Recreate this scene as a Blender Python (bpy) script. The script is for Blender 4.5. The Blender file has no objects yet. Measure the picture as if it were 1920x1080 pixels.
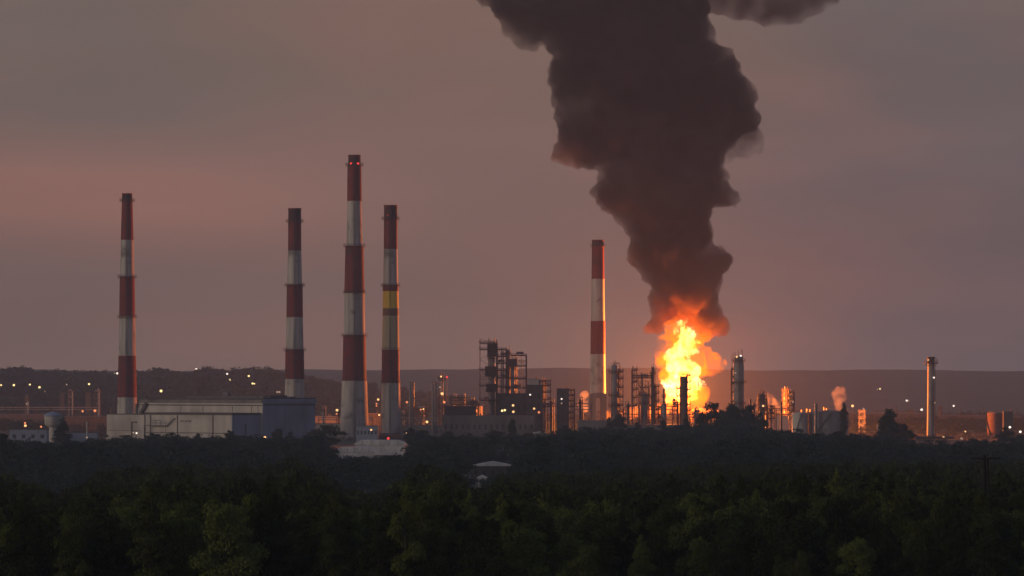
import bpy, math, random
import numpy as np
from mathutils import Vector, noise as mnoise

random.seed(7); RNG = np.random.default_rng(7)
SC = bpy.context.scene
COL = SC.collection

# ------------------------------------------------------------------ camera
F = 8400.0          # focal length in pixels of a 1920 px wide frame
HORIZ = 715.0       # row of the true horizon
CAMZ = 40.0
cam_d = bpy.data.cameras.new("camera")
cam = bpy.data.objects.new("camera", cam_d); COL.objects.link(cam)
cam.location = (0, 0, CAMZ); cam.rotation_euler = (math.radians(90), 0, 0)
cam_d.sensor_width = 36.0; cam_d.lens = 36.0 * F / 1920.0
cam_d.shift_y = (HORIZ - 540.0) / 1920.0
cam_d.clip_start = 1.0; cam_d.clip_end = 40000.0
SC.camera = cam
SC.view_settings.view_transform = 'Standard'; SC.view_settings.look = 'None'
SC.view_settings.exposure = 0.0; SC.view_settings.gamma = 1.0
SC.render.engine = 'CYCLES'
SC.cycles.volume_bounces = 1; SC.cycles.seed = 11
SC.cycles.max_bounces = 5; SC.cycles.diffuse_bounces = 2
SC.cycles.volume_max_steps = 256
SC.cycles.use_denoising = True
SC.cycles.sample_clamp_indirect = 1.0; SC.cycles.sample_clamp_direct = 4.0

# ------------------------------------------------------------------ world: dusk sky under thin cloud
W = bpy.data.worlds.new("World"); SC.world = W; W.use_nodes = True
nt = W.node_tree; nt.nodes.clear()
def N(t, typ, **kw):
    n = t.nodes.new(typ)
    for k, v in kw.items(): setattr(n, k, v)
    return n
def math_(t, op, a, b=None, c=None, clamp=False):
    n = N(t, 'ShaderNodeMath', operation=op); n.use_clamp = clamp
    for i, v in enumerate((a, b, c)):
        if v is None: continue
        if hasattr(v, 'is_linked') or hasattr(v, 'links'): t.links.new(v, n.inputs[i])
        else: n.inputs[i].default_value = v
    return n.outputs[0]
def maprange(t, v, a, b, c=0.0, d=1.0, smooth=True):
    n = N(t, 'ShaderNodeMapRange'); n.interpolation_type = 'SMOOTHSTEP' if smooth else 'LINEAR'
    t.links.new(v, n.inputs[0])
    for i, x in zip((1, 2, 3, 4), (a, b, c, d)): n.inputs[i].default_value = x
    return n.outputs[0]
def mixc(t, f, a, b, blend='MIX'):
    n = N(t, 'ShaderNodeMix', data_type='RGBA', blend_type=blend)
    for sock, v in ((n.inputs[0], f), (n.inputs[6], a), (n.inputs[7], b)):
        if hasattr(v, 'links'): t.links.new(v, sock)
        elif isinstance(v, (int, float)): sock.default_value = v
        else: sock.default_value = (*v, 1)
    return n.outputs[2]
def s2l(r, g, b):
    f = lambda c: (c/255/12.92 if c <= 10 else ((c/255+0.055)/1.055)**2.4)
    return (f(r), f(g), f(b))
SUN_EL, SUN_ROT = math.radians(4.0), math.radians(-118.0)
sky = N(nt, 'ShaderNodeTexSky', sky_type='NISHITA'); sky.sun_disc = False
sky.sun_elevation = SUN_EL; sky.sun_rotation = SUN_ROT
sky.dust_density = 4.0
tc = N(nt, 'ShaderNodeTexCoord'); sep = N(nt, 'ShaderNodeSeparateXYZ')
nt.links.new(tc.outputs['Generated'], sep.inputs[0])
dx, dy, dz = sep.outputs
dyc = math_(nt, 'MAXIMUM', math_(nt, 'ABSOLUTE', dy), 0.02)
az = math_(nt, 'DIVIDE', dx, dyc)            # tangent of azimuth from north
# stretched cloud noise in direction space
mp = N(nt, 'ShaderNodeMapping'); nt.links.new(tc.outputs['Generated'], mp.inputs[0])
mp.inputs['Scale'].default_value = (7, 7, 40); mp.inputs['Location'].default_value = (3.1, 0.4, 0.0)
nz = N(nt, 'ShaderNodeTexNoise'); nt.links.new(mp.outputs[0], nz.inputs['Vector'])
nz.inputs['Scale'].default_value = 1.0; nz.inputs['Detail'].default_value = 4; nz.inputs['Roughness'].default_value = 0.45
nf = nz.outputs['Fac']
mp2 = N(nt, 'ShaderNodeMapping'); nt.links.new(tc.outputs['Generated'], mp2.inputs[0])
mp2.inputs['Scale'].default_value = (18, 18, 60); mp2.inputs['Location'].default_value = (1.1, 5.4, 0.3)
nz2 = N(nt, 'ShaderNodeTexNoise'); nt.links.new(mp2.outputs[0], nz2.inputs['Vector'])
nz2.inputs['Scale'].default_value = 1.0; nz2.inputs['Detail'].default_value = 3
nf2 = nz2.outputs['Fac']
# altitude, wobbled by the cloud noise
alt = math_(nt, 'ADD', dz, math_(nt, 'MULTIPLY', math_(nt, 'SUBTRACT', nf, 0.5), 0.018))
BASE_L, BASE_M, BASE_R = s2l(127, 101, 90), s2l(125, 100, 90), s2l(98, 89, 91)
base = mixc(nt, maprange(nt, az, -0.10, 0.0), BASE_L, BASE_M)
base = mixc(nt, maprange(nt, az, 0.015, 0.085), base, BASE_R)
# rosy band low on the west (left) side
band = math_(nt, 'MULTIPLY', maprange(nt, alt, 0.022, 0.038), maprange(nt, alt, 0.060, 0.043))
band = math_(nt, 'MULTIPLY', band, maprange(nt, az, 0.01, -0.09))
col = mixc(nt, math_(nt, 'MULTIPLY', band, 0.85), base, s2l(172, 116, 97))
# a grey darker deck above it on the left
deck = math_(nt, 'MULTIPLY', maprange(nt, alt, 0.046, 0.064), maprange(nt, az, 0.0, -0.09))
col = mixc(nt, math_(nt, 'MULTIPLY', deck, 0.7), col, s2l(104, 94, 91))
rose = maprange(nt, nf2, 0.42, 0.72)
col = mixc(nt, math_(nt, 'MULTIPLY', rose, 0.30), col, s2l(150, 103, 92))
shade = maprange(nt, nf, 0.30, 0.70, 0.90, 1.08)
col = mixc(nt, 1.0, col, shade, 'MULTIPLY')
zen = maprange(nt, dz, 0.10, 0.7)
col = mixc(nt, zen, col, s2l(80, 92, 122))
skyc = mixc(nt, 1.0, sky.outputs[0], (0.03, 0.03, 0.03), 'MULTIPLY')
tot = mixc(nt, 1.0, col, skyc, 'ADD')
bg = N(nt, 'ShaderNodeBackground'); nt.links.new(tot, bg.inputs[0]); bg.inputs[1].default_value = 0.92
out = N(nt, 'ShaderNodeOutputWorld'); nt.links.new(bg.outputs[0], out.inputs[0])

# ------------------------------------------------------------------ weak afterglow from the left, behind the viewer
sd = bpy.data.lights.new("sun", 'SUN'); sd.energy = 0.68; sd.angle = math.radians(25); sd.color = (1.0, 0.80, 0.62)
sun = bpy.data.objects.new("sun", sd); COL.objects.link(sun)
saz = math.radians(-118)   # azimuth from +Y, negative = west/left
sdir = Vector((math.sin(saz)*math.cos(math.radians(12)), math.cos(saz)*math.cos(math.radians(12)), math.sin(math.radians(12))))
sun.rotation_euler = sdir.to_track_quat('Z', 'Y').to_euler()

# ------------------------------------------------------------------ helpers
def s_(t): 
    t = max(0.0, min(1.0, t)); return t*t*(3-2*t)
def ground_z(x, y):
    z = 15.0*s_((1150-y)/650)
    z += (41.0+1.6*math.sin(x/61.0)+1.2*math.sin(x/23.0+2))*s_((y-3950)/1400)*s_((60-x)/380)*(1-s_((y-5800)/1800))
    z += 63.0*s_((y-6400)/2600)*(1+0.04*math.sin(x/260.0+1)+0.02*math.sin(x/97.0)+0.05*mnoise.noise(Vector((x/90.0, y/400.0, 0.0))))*(1-0.6*s_((y-9300)/1500))
    return z
def DD(D):
    """distances of the plant, gathered round the fire"""
    if 3100 < D <= 3620: return 3100+(D-3100)*0.17
    if 3620 < D <= 3760: return 3188+(D-3620)*1.23
    if 3760 < D < 4000: return 3400+(D-3760)*0.5
    return D
def PX(px, D): return (px-960.0)*D/F
def PZ(py, D): return CAMZ + (HORIZ-py)*D/F
def P(px, py, D): return Vector((PX(px, D), D, PZ(py, D)))

def tag(o, label=None, cat=None, group=None, kind=None):
    if label: o["label"] = label
    if cat: o["category"] = cat
    if group: o["group"] = group
    if kind: o["kind"] = kind
    return o
def empty(name, loc, label=None, cat=None, group=None, rz=0.0):
    o = bpy.data.objects.new(name, None); COL.objects.link(o); o.location = loc; o.rotation_euler = (0, 0, rz)
    o.empty_display_size = 1.0
    return tag(o, label, cat, group, 'thing')

class MB:
    """collects shapes and links them as ONE mesh object"""
    def __init__(s): s.v = []; s.f = []; s.mi = []; s.cur = 0; s.sm = []
    def _add(s, vs, fs, smooth=False):
        n = len(s.v); s.v += [tuple(v) for v in vs]
        for f in fs: s.f.append(tuple(i+n for i in f)); s.mi.append(s.cur); s.sm.append(smooth)
        return s
    def box(s, c, d):
        x, y, z = c; a, b, h = d[0]/2, d[1]/2, d[2]/2
        vs = [(x+i*a, y+j*b, z+k*h) for k in (-1, 1) for j in (-1, 1) for i in (-1, 1)]
        return s._add(vs, [(0,2,3,1), (4,5,7,6), (0,1,5,4), (2,6,7,3), (0,4,6,2), (1,3,7,5)])
    def box2(s, x0, x1, y0, y1, z0, z1): return s.box(((x0+x1)/2, (y0+y1)/2, (z0+z1)/2), (x1-x0, y1-y0, z1-z0))
    def bar(s, p, q, w, h=None):
        p, q = Vector(p), Vector(q); h = h or w; d = (q-p)
        if d.length < 1e-6: return s
        d.normalize(); u = d.cross(Vector((0, 0, 1)))
        if u.length < 1e-3: u = Vector((1, 0, 0))
        u.normalize(); v = d.cross(u)
        vs = [b + u*(i*w/2) + v*(j*h/2) for b in (p, q) for (i, j) in ((-1,-1), (1,-1), (1,1), (-1,1))]
        return s._add(vs, [(0,1,2,3), (7,6,5,4), (0,4,5,1), (1,5,6,2), (2,6,7,3), (3,7,4,0)])
    def tube(s, p, q, r0, r1=None, n=10, caps=True, smooth=True):
        r1 = r0 if r1 is None else r1
        p, q = Vector(p), Vector(q); d = (q-p).normalized(); u = d.cross(Vector((0, 0, 1)))
        if u.length < 1e-3: u = Vector((1, 0, 0))
        u.normalize(); v = d.cross(u)
        vs = []
        for b, r in ((p, r0), (q, r1)):
            vs += [b + u*(r*math.cos(2*math.pi*i/n)) + v*(r*math.sin(2*math.pi*i/n)) for i in range(n)]
        s._add(vs, [(i, i+n, (i+1) % n+n, (i+1) % n) for i in range(n)], smooth)
        if caps: s._add(vs, [tuple(range(n)), tuple(range(2*n-1, n-1, -1))])
        return s
    def lathe(s, prof, c=(0, 0, 0), n=24, smooth=True, cap=True):
        vs = []
        for r, z in prof: vs += [(c[0]+r*math.cos(2*math.pi*i/n), c[1]+r*math.sin(2*math.pi*i/n), c[2]+z) for i in range(n)]
        fs = []
        for k in range(len(prof)-1):
            for i in range(n): fs.append((k*n+i, k*n+(i+1) % n, (k+1)*n+(i+1) % n, (k+1)*n+i))
        s._add(vs, fs, smooth)
        if cap:
            s._add(vs[:n], [tuple(range(n-1, -1, -1))]); s._add(vs[-n:], [tuple(range(n))])
        return s
    def prism(s, pts, y0, y1):
        """outline in x,z extruded along y"""
        n = len(pts)
        vs = [(x, y0, z) for x, z in pts] + [(x, y1, z) for x, z in pts]
        fs = [tuple(range(n)), tuple(range(2*n-1, n-1, -1))] + [(i, i+n, (i+1) % n+n, (i+1) % n) for i in range(n)]
        return s._add(vs, fs)
    def build(s, name, mat, parent=None, loc=None, shade=None):
        me = bpy.data.meshes.new(name); me.from_pydata(s.v, [], s.f)
        for m in (mat if isinstance(mat, (list, tuple)) else [mat]): me.materials.append(m)
        me.polygons.foreach_set('material_index', s.mi); me.polygons.foreach_set('use_smooth', s.sm); me.update()
        o = bpy.data.objects.new(name, me); COL.objects.link(o)
        if parent: o.parent = parent
        if loc is not None: o.location = loc
        return o

def mesh_np(name, v, f, mat, parent=None, smooth=False):
    me = bpy.data.meshes.new(name); nv, nf_ = len(v), len(f); k = f.shape[1]
    me.vertices.add(nv); me.vertices.foreach_set('co', np.ascontiguousarray(v, dtype=np.float32).ravel())
    me.loops.add(nf_*k); me.loops.foreach_set('vertex_index', np.ascontiguousarray(f, dtype=np.int32).ravel())
    me.polygons.add(nf_); me.polygons.foreach_set('loop_start', np.arange(0, nf_*k, k, dtype=np.int32))
    me.polygons.foreach_set('use_smooth', np.full(nf_, smooth)); me.update(calc_edges=True)
    if mat: me.materials.append(mat)
    o = bpy.data.objects.new(name, me); COL.objects.link(o)
    if parent: o.parent = parent
    return o

# ------------------------------------------------------------------ materials
def mat_base(name):
    m = bpy.data.materials.new(name); m.use_nodes = True; t = m.node_tree; t.nodes.clear()
    o = N(t, 'ShaderNodeOutputMaterial'); return m, t, o
def mottled(name, c1, c2, scale=0.3, rough=0.75, metal=0.0, streak=False, c3=None, dens=0.5, detail=5):
    """two-tone weathered surface; streak = vertical rain streaks; c3 = blotchy third tone"""
    m, t, o = mat_base(name)
    b = N(t, 'ShaderNodeBsdfPrincipled'); b.inputs['Roughness'].default_value = rough; b.inputs['Metallic'].default_value = metal
    tc = N(t, 'ShaderNodeTexCoord'); mp = N(t, 'ShaderNodeMapping'); t.links.new(tc.outputs['Object'], mp.inputs[0])
    mp.inputs['Scale'].default_value = (1, 1, 0.08) if streak else (1, 1, 1)
    n = N(t, 'ShaderNodeTexNoise'); n.inputs['Scale'].default_value = scale; n.inputs['Detail'].default_value = detail
    t.links.new(mp.outputs[0], n.inputs['Vector'])
    c = mixc(t, maprange(t, n.outputs['Fac'], dens-0.15, dens+0.15), c1, c2)
    if c3:
        n2 = N(t, 'ShaderNodeTexNoise'); n2.inputs['Scale'].default_value = scale*0.35; n2.inputs['Detail'].default_value = 6
        t.links.new(tc.outputs['Object'], n2.inputs['Vector'])
        c = mixc(t, maprange(t, n2.outputs['Fac'], 0.52, 0.72), c, c3)
    t.links.new(c, b.inputs['Base Color']); t.links.new(b.outputs[0], o.inputs[0])
    return m
def emis(name, c, s):
    m, t, o = mat_base(name); e = N(t, 'ShaderNodeEmission'); e.inputs[0].default_value = (*c, 1); e.inputs[1].default_value = s
    t.links.new(e.outputs[0], o.inputs[0]); m.cycles.emission_sampling = 'NONE'; return m
M = {}
M['ground'] = mottled('ground_grass', (0.030, 0.034, 0.018), (0.055, 0.052, 0.032), 0.02, 1.0, c3=(0.06, 0.055, 0.042))
M['red'] = mottled('red_paint', (0.20, 0.022, 0.018), (0.13, 0.018, 0.016), 0.35, 0.8, streak=True, c3=(0.08, 0.022, 0.022))
M['redsoot'] = mottled('sooty_red_paint', (0.085, 0.022, 0.020), (0.05, 0.02, 0.019), 0.5, 0.9, streak=True, c3=(0.035, 0.02, 0.02))
M['white'] = mottled('white_paint_weathered', (0.50, 0.48, 0.44), (0.33, 0.32, 0.29), 0.35, 0.8, streak=True, c3=(0.20, 0.19, 0.17))
M['yellow'] = mottled('mustard_paint', (0.80, 0.56, 0.05), (0.62, 0.42, 0.04), 0.35, 0.8, streak=True)
M['paleyellow'] = mottled('pale_yellow_paint', (0.45, 0.40, 0.24), (0.36, 0.33, 0.21), 0.35, 0.8, streak=True)
M['brown'] = mottled('brown_paint', (0.20, 0.10, 0.05), (0.14, 0.07, 0.04), 0.35, 0.8)
M['steel'] = mottled('dark_steel', (0.055, 0.05, 0.05), (0.09, 0.07, 0.06), 0.5, 0.6)
M['rust'] = mottled('rusty_steel', (0.12, 0.055, 0.035), (0.07, 0.045, 0.04), 0.5, 0.8)
M['pipe'] = mottled('pipe_cladding', (0.35, 0.34, 0.33), (0.22, 0.20, 0.19), 0.6, 0.45, streak=True)
M['shell'] = mottled('column_cladding', (0.30, 0.28, 0.27), (0.18, 0.15, 0.14), 0.4, 0.55, streak=True, c3=(0.11, 0.08, 0.07))
M['tank'] = mottled('tank_paint', (0.50, 0.49, 0.46), (0.36, 0.34, 0.31), 0.25, 0.6, streak=True)
M['greytank'] = mottled('grey_tank_paint', (0.22, 0.22, 0.23), (0.15, 0.15, 0.16), 0.25, 0.6, streak=True)
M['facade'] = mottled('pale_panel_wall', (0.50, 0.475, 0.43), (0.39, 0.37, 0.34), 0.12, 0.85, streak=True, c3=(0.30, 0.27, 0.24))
M['facade2'] = mottled('grey_and_shaded_wall', (0.24, 0.28, 0.36), (0.19, 0.22, 0.29), 0.12, 0.85, streak=True, c3=(0.17, 0.18, 0.20))  # grey sheds, and the painted shade of the hall's end faces
M['trim'] = mottled('dark_trim', (0.06, 0.052, 0.047), (0.085, 0.07, 0.06), 0.6, 0.8)
M['concrete'] = mottled('grey_concrete', (0.20, 0.18, 0.17), (0.14, 0.125, 0.12), 0.15, 0.9, streak=True, c3=(0.10, 0.09, 0.085))
M['darkwall'] = mottled('dark_wall', (0.09, 0.08, 0.078), (0.06, 0.05, 0.05), 0.15, 0.9, c3=(0.045, 0.04, 0.04))
M['roofwhite'] = mottled('white_roof_sheet', (0.62, 0.62, 0.62), (0.45, 0.46, 0.47), 0.3, 0.6)
M['roofgrey'] = mottled('grey_roof_sheet', (0.16, 0.16, 0.17), (0.12, 0.115, 0.12), 0.2, 0.8)
M['bark'] = mottled('bark', (0.06, 0.05, 0.04), (0.035, 0.03, 0.025), 2.0, 0.95)
M['wood'] = mottled('tarred_wood', (0.010, 0.009, 0.008), (0.007, 0.006, 0.006), 1.5, 0.9)
M['glass'] = mottled('dark_window_glass', (0.03, 0.035, 0.04), (0.05, 0.05, 0.055), 0.3, 0.2)
M['lampyellow'] = emis('lamp_glow_yellow', (1.0, 0.74, 0.30), 1.9)
M['lampwarm'] = emis('lamp_glow_warm', (1.0, 0.52, 0.20), 1.9)
M['lamporange'] = emis('lamp_glow_orange', (1.0, 0.30, 0.12), 1.2)
M['lampred'] = emis('lamp_glow_red', (1.0, 0.05, 0.05), 1.5)
M['lampwhite'] = emis('lamp_glow_white', (1.0, 0.82, 0.68), 1.7)
M['lampdim'] = emis('lamp_glow_dim', (0.9, 0.6, 0.42), 0.5)

def leafmat(name, c1, c2, c3, field=False):
    m, t, o = mat_base(name)
    tc = N(t, 'ShaderNodeTexCoord'); oi = N(t, 'ShaderNodeObjectInfo')
    n = N(t, 'ShaderNodeTexNoise'); n.inputs['Scale'].default_value = 0.35; n.inputs['Detail'].default_value = 3
    add = N(t, 'ShaderNodeVectorMath', operation='ADD'); t.links.new(tc.outputs['Object'], add.inputs[0]); t.links.new(oi.outputs['Random'], add.inputs[1])
    t.links.new(tc.outputs['Object'], n.inputs['Vector'])
    c = mixc(t, maprange(t, n.outputs['Fac'], 0.35, 0.65), c1, c2)
    if field:
        n3 = N(t, 'ShaderNodeTexNoise'); n3.inputs['Scale'].default_value = 0.075; n3.inputs['Detail'].default_value = 2; t.links.new(tc.outputs['Object'], n3.inputs['Vector'])
        c = mixc(t, maprange(t, n3.outputs['Fac'], 0.45, 0.72, 0, 0.9, False), c, c3)
    else: c = mixc(t, maprange(t, oi.outputs['Random'], 0.3, 1.0, 0, 0.95, False), c, c3)
    d = N(t, 'ShaderNodeBsdfDiffuse'); t.links.new(c, d.inputs[0])
    tr = N(t, 'ShaderNodeBsdfTranslucent'); t.links.new(c, tr.inputs[0])
    mx = N(t, 'ShaderNodeMixShader'); mx.inputs[0].default_value = 0.25
    t.links.new(d.outputs[0], mx.inputs[1]); t.links.new(tr.outputs[0], mx.inputs[2]); t.links.new(mx.outputs[0], o.inputs[0])
    return m
M['leaf'] = leafmat('leaf_green', (0.022, 0.030, 0.010), (0.042, 0.054, 0.016), (0.120, 0.150, 0.036))
M['leaffield'] = leafmat('leaf_green_wood', (0.018, 0.025, 0.009), (0.032, 0.042, 0.014), (0.070, 0.088, 0.024), True)
M['leafdark'] = leafmat('leaf_dark_green', (0.020, 0.030, 0.018), (0.032, 0.043, 0.022), (0.045, 0.054, 0.026))
M['leafbelt'] = leafmat('leaf_thicket', (0.026, 0.042, 0.040), (0.036, 0.054, 0.050), (0.052, 0.072, 0.062), True)  # bluer, lighter leaf tones with the valley haze painted in

M['leafridge'] = leafmat('ridge_leaf_hazed', (0.045, 0.075, 0.072), (0.055, 0.085, 0.080), (0.055, 0.085, 0.082))  # distance haze painted into the leaf colour as a bluish lift

def volmat(name, dens, albedo, noise=None, emis_=None, step=None, g=0.0):
    """noise = (scale, lo, hi, detail): density varies dens*maprange(noise)"""
    m, t, o = mat_base(name)
    v = N(t, 'ShaderNodeVolumePrincipled')
    v.inputs['Color'].default_value = (*albedo, 1); v.inputs['Density'].default_value = dens
    v.inputs['Anisotropy'].default_value = g
    v.inputs['Absorption Color'].default_value = (0, 0, 0, 1)
    f = None
    if noise:
        tc = N(t, 'ShaderNodeTexCoord'); n = N(t, 'ShaderNodeTexNoise'); t.links.new(tc.outputs['Object'], n.inputs['Vector'])
        n.inputs['Scale'].default_value = noise[0]; n.inputs['Detail'].default_value = noise[3]
        n.inputs['Distortion'].default_value = noise[5] if len(noise) > 5 else 0.3
        f = maprange(t, n.outputs['Fac'], noise[1], noise[2], noise[4] if len(noise) > 4 else 0.0, 1.0)
        t.links.new(math_(t, 'MULTIPLY', f, dens), v.inputs['Density'])
    if emis_:
        c, s = emis_
        v.inputs['Emission Color'].default_value = (*c, 1)
        if f is not None: t.links.new(math_(t, 'MULTIPLY', f, s), v.inputs['Emission Strength'])
        else: v.inputs['Emission Strength'].default_value = s
    t.links.new(v.outputs[0], o.inputs['Volume'])
    if step: m.cycles.volume_step_rate = step
    m.cycles.emission_sampling = 'NONE'
    return m

# ------------------------------------------------------------------ ground
def build_ground():
    ys = np.concatenate([np.linspace(-150, 1500, 34), np.linspace(1600, 3800, 12), np.linspace(3950, 10900, 60)])
    xs = np.linspace(-2400, 2400, 97)
    v = np.array([(x, y, ground_z(x, y)) for y in ys for x in xs])
    nx = len(xs)
    f = np.array([(j*nx+i, j*nx+i+1, (j+1)*nx+i+1, (j+1)*nx+i) for j in range(len(ys)-1) for i in range(nx-1)])
    o = mesh_np('ground', v, f, M['ground'], smooth=True); tag(o, kind='structure')
    tag(o, 'grassy valley floor rising to the far hills', 'ground')
build_ground()

SMK_STEP = 0.3
FIRE_E = 0.42
HAZE = 6.0e-5
# ------------------------------------------------------------------ plant builders
def base_at(px, D): return (PX(px, D), D, ground_z(PX(px, D), D))
def ring(mb, r0, r1, z, t, n=20, c=(0, 0)):
    mb.lathe([(r0, z), (r1, z), (r1, z+t), (r0, z+t), (r0, z)], (c[0], c[1], 0), n, False, False)
def platform_ring(parent, r, z, w=1.3, mat=None, c=(0, 0), rail=1.25, th=0.35, posts=12):
    m = MB(); ring(m, r*0.98, r+w, z, th, c=c)
    for i in range(8):
        a = i*math.pi/4; m.bar((c[0]+r*math.cos(a), c[1]+r*math.sin(a), z-w*0.8), (c[0]+(r+w*0.9)*math.cos(a), c[1]+(r+w*0.9)*math.sin(a), z), 0.18)
    p = m.build('platform', mat or M['steel'], parent)
    h = MB(); R = r+w-0.1
    for i in range(posts):
        a = i*2*math.pi/posts; h.bar((c[0]+R*math.cos(a), c[1]+R*math.sin(a), z+th), (c[0]+R*math.cos(a), c[1]+R*math.sin(a), z+th+rail), 0.13)
    for zz in (z+th+rail, z+th+rail*0.5): ring(h, R-0.06, R+0.08, zz, 0.12, 16, c)
    h.build('handrail', mat or M['steel'], p)
    return p
def ladder(parent, x, y, z0, z1, w=0.7, name='ladder', ny=-1, mat=None):
    m = MB()
    for s in (-1, 1): m.bar((x+s*w/2, y, z0), (x+s*w/2, y, z1), 0.14)
    z = z0+1
    while z < z1: m.bar((x-w/2, y, z), (x+w/2, y, z), 0.09); z += 1.6
    z = z0+3
    while z < z1-0.5:
        m.bar((x-w/2, y, z), (x-w/2-0.1, y+ny*0.7, z), 0.09); m.bar((x+w/2, y, z), (x+w/2+0.1, y+ny*0.7, z), 0.09)
        m.bar((x-w/2-0.1, y+ny*0.7, z), (x+w/2+0.1, y+ny*0.7, z), 0.09); z += 2.6
    m.bar((x, y+ny*0.72, z0+3), (x, y+ny*0.72, z1-0.5), 0.09)
    return m.build(name, mat or M['steel'], parent)

def chimney(px, D, bands, plats, label, lad=0.0, aviation=(), zb=0.0):
    """bands: (row_top, row_bottom, width_top_px, width_bottom_px, material, part name)"""
    D = DD(D) if D != 3300 else D
    k = D/F; t = empty('chimney', base_at(px, D), label, 'chimney', 'banded chimneys')
    for (a, b, wa, wb, m, nm) in bands:
        za = PZ(a, D); zb_ = PZ(b, D) if b else zb
        q = MB(); q.lathe([(wb*k/2, zb_), (wa*k/2, za)], n=40, cap=True)
        q.build(nm, M[m], t)
    a0 = bands[0]; m = MB(); zt = PZ(a0[0], D); r = a0[2]*k/2
    m.lathe([(r*0.80, zt+0.05), (r*1.06, zt+0.05), (r*1.06, zt+0.9), (r*0.80, zt+0.9), (r*0.80, zt+0.05)], n=32, cap=False).build('rim', M['red'], t)
    MB().lathe([(r*0.80, zt+0.06), (0.01, zt+0.06)], n=32, cap=False).build('dark_mouth', M['trim'], t)  # flat dark disc closing the mouth inside the rim
    def rad(row):
        for (a, b, wa, wb, m_, nm) in bands:
            bb = b or 830
            if a <= row <= bb: return (wa+(wb-wa)*(row-a)/(bb-a))*k/2
        return a0[2]*k/2
    for row, w in plats: platform_ring(t, rad(row), PZ(row, D), w, M['rust'])
    if lad is not None:
        for (a, b, wa, wb, m_, nm) in bands:
            if m_ in ('trim',): continue
            zl = PZ(b, D) if b else zb; zh = PZ(a, D)
            rm = max(wa, wb)*k/2; x = lad*rm
            ladder(t, x, -math.sqrt(max(rm*rm-x*x, 0))-0.12, zl+0.2, zh-0.2, 0.8)
    for (lx, row, s) in aviation:
        q = MB(); z = PZ(row, D); x = (lx-px)*k; r = rad(row)+0.5
        y = -math.sqrt(max(r*r-x*x, 0)); q.lathe([(0.05, z-0.5*s), (0.5*s, z-0.3*s), (0.5*s, z+0.3*s), (0.05, z+0.5*s)], (x, y, 0), 10)
        q.build('warning_light', M['lampred'], t)
    return t
R_, W_ = 'red_band', 'white_band'
chimney(238.5, 3090, [(365,377,19,20,'redsoot','sooty_cap'),(377,450,20,24,'red',R_),(450,518,24,26,'white',W_),(518,593,28,30,'red',R_),(593,667,30,32,'white',W_),(667,745,33,36,'red',R_),(745,None,36,40,'white',W_)],
        [(377,1.7),(520,1.6),(595,1.4)], 'leftmost red and white banded chimney, rising behind the pale hall', 0.0)
chimney(552.5, 3060, [(393,416,24,24.4,'redsoot','sooty_cap'),(416,470,24.4,25,'red',R_),(470,533,25,28,'white',W_),(533,595,30,31,'red',R_),(595,655,31,33,'white',W_),(655,711,35,36,'red',R_),(711,None,36,41,'white',W_)],
        [(416,1.7),(536,1.5),(657,1.5)], 'red and white banded chimney rising behind the blue grey end of the hall', 0.05)
chimney(664.5, 3099, [(293,309,23,24,'redsoot','sooty_cap'),(309,377,26,27.5,'red',R_),(377,461,26,30,'white',W_),(461,548,34,38,'red',R_),(548,628,38,40,'white',W_),(628,714,42,45,'red',R_),(714,None,47,55,'white',W_)],
        [(310,1.6),(462,1.5),(549,1.0),(630,1.6),(714,0.5)], 'tallest and widest red and white banded chimney with two red lights at its top', 0.05,
        ((658.5,307,1.3),(672,307,1.6)))
chimney(732.5, 3098, [(387,411,25,25.4,'redsoot','sooty_cap'),(411,467,25.4,26,'red',R_),(467,534,26,28,'white',W_),(534,546,30,30,'red',R_),(546,578,29,30,'yellow','yellow_band'),(578,592,30,30.5,'brown','brown_band'),(592,657,30.5,32,'paleyellow','pale_yellow_band'),(657,718,33,34,'red',R_),(718,812,35,38,'white',W_),(812,None,38.5,40,'darkwall','dark_base')],
        [(411,1.7),(536,1.3),(657,0.6),(718,0.6)], 'red and white banded chimney with a mustard yellow band, right of the tallest one', -0.05,
        ((727,404,0.5),))
c5 = chimney(1121, 4001-701, [(452,462,22,22.4,'redsoot','sooty_cap'),(462,523,22.4,24,'red',R_),(523,602,24,26,'white',W_),(602,664,27,28,'red',R_),(664,738,28,30,'white',W_)],
        [(462,1.2)], 'red and white banded chimney on a concrete arch, nearest the fire on its left', None)
def arch_base(t, px, D):
    D = DD(D) if D != 3300 else D
    k = D/F; z0, z1 = 0.0, PZ(736, D); w, ow = 32*k/2, 8.5*k/2; zo = PZ(746, D)
    pts = [(-w, z0), (-w, z1-2.2), (-w*0.75, z1-0.7), (0, z1), (w*0.75, z1-0.7), (w, z1-2.2), (w, z0), (ow, z0), (ow, zo-1.8), (ow*0.7, zo-0.5), (0, zo), (-ow*0.7, zo-0.5), (-ow, zo-1.8), (-ow, z0)]
    # the stem passes into the arch block: two legs and a lintel
    m = MB()
    for s in (-1, 1): m.box2(min(s*w, s*ow), max(s*w, s*ow), -6, 6, z0, zo-1.8)
    m.prism([(-w, zo-1.8), (-w, z1-2.2), (-w*0.75, z1-0.7), (0, z1), (w*0.75, z1-0.7), (w, z1-2.2), (w, zo-1.8), (ow, zo-1.8), (ow*0.7, zo-0.5), (0, zo), (-ow*0.7, zo-0.5), (-ow, zo-1.8)][::-1], -6.01, 6.01)
    m.build('arch_base', M['concrete'], t)
arch_base(c5, 1121, 3300)

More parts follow.
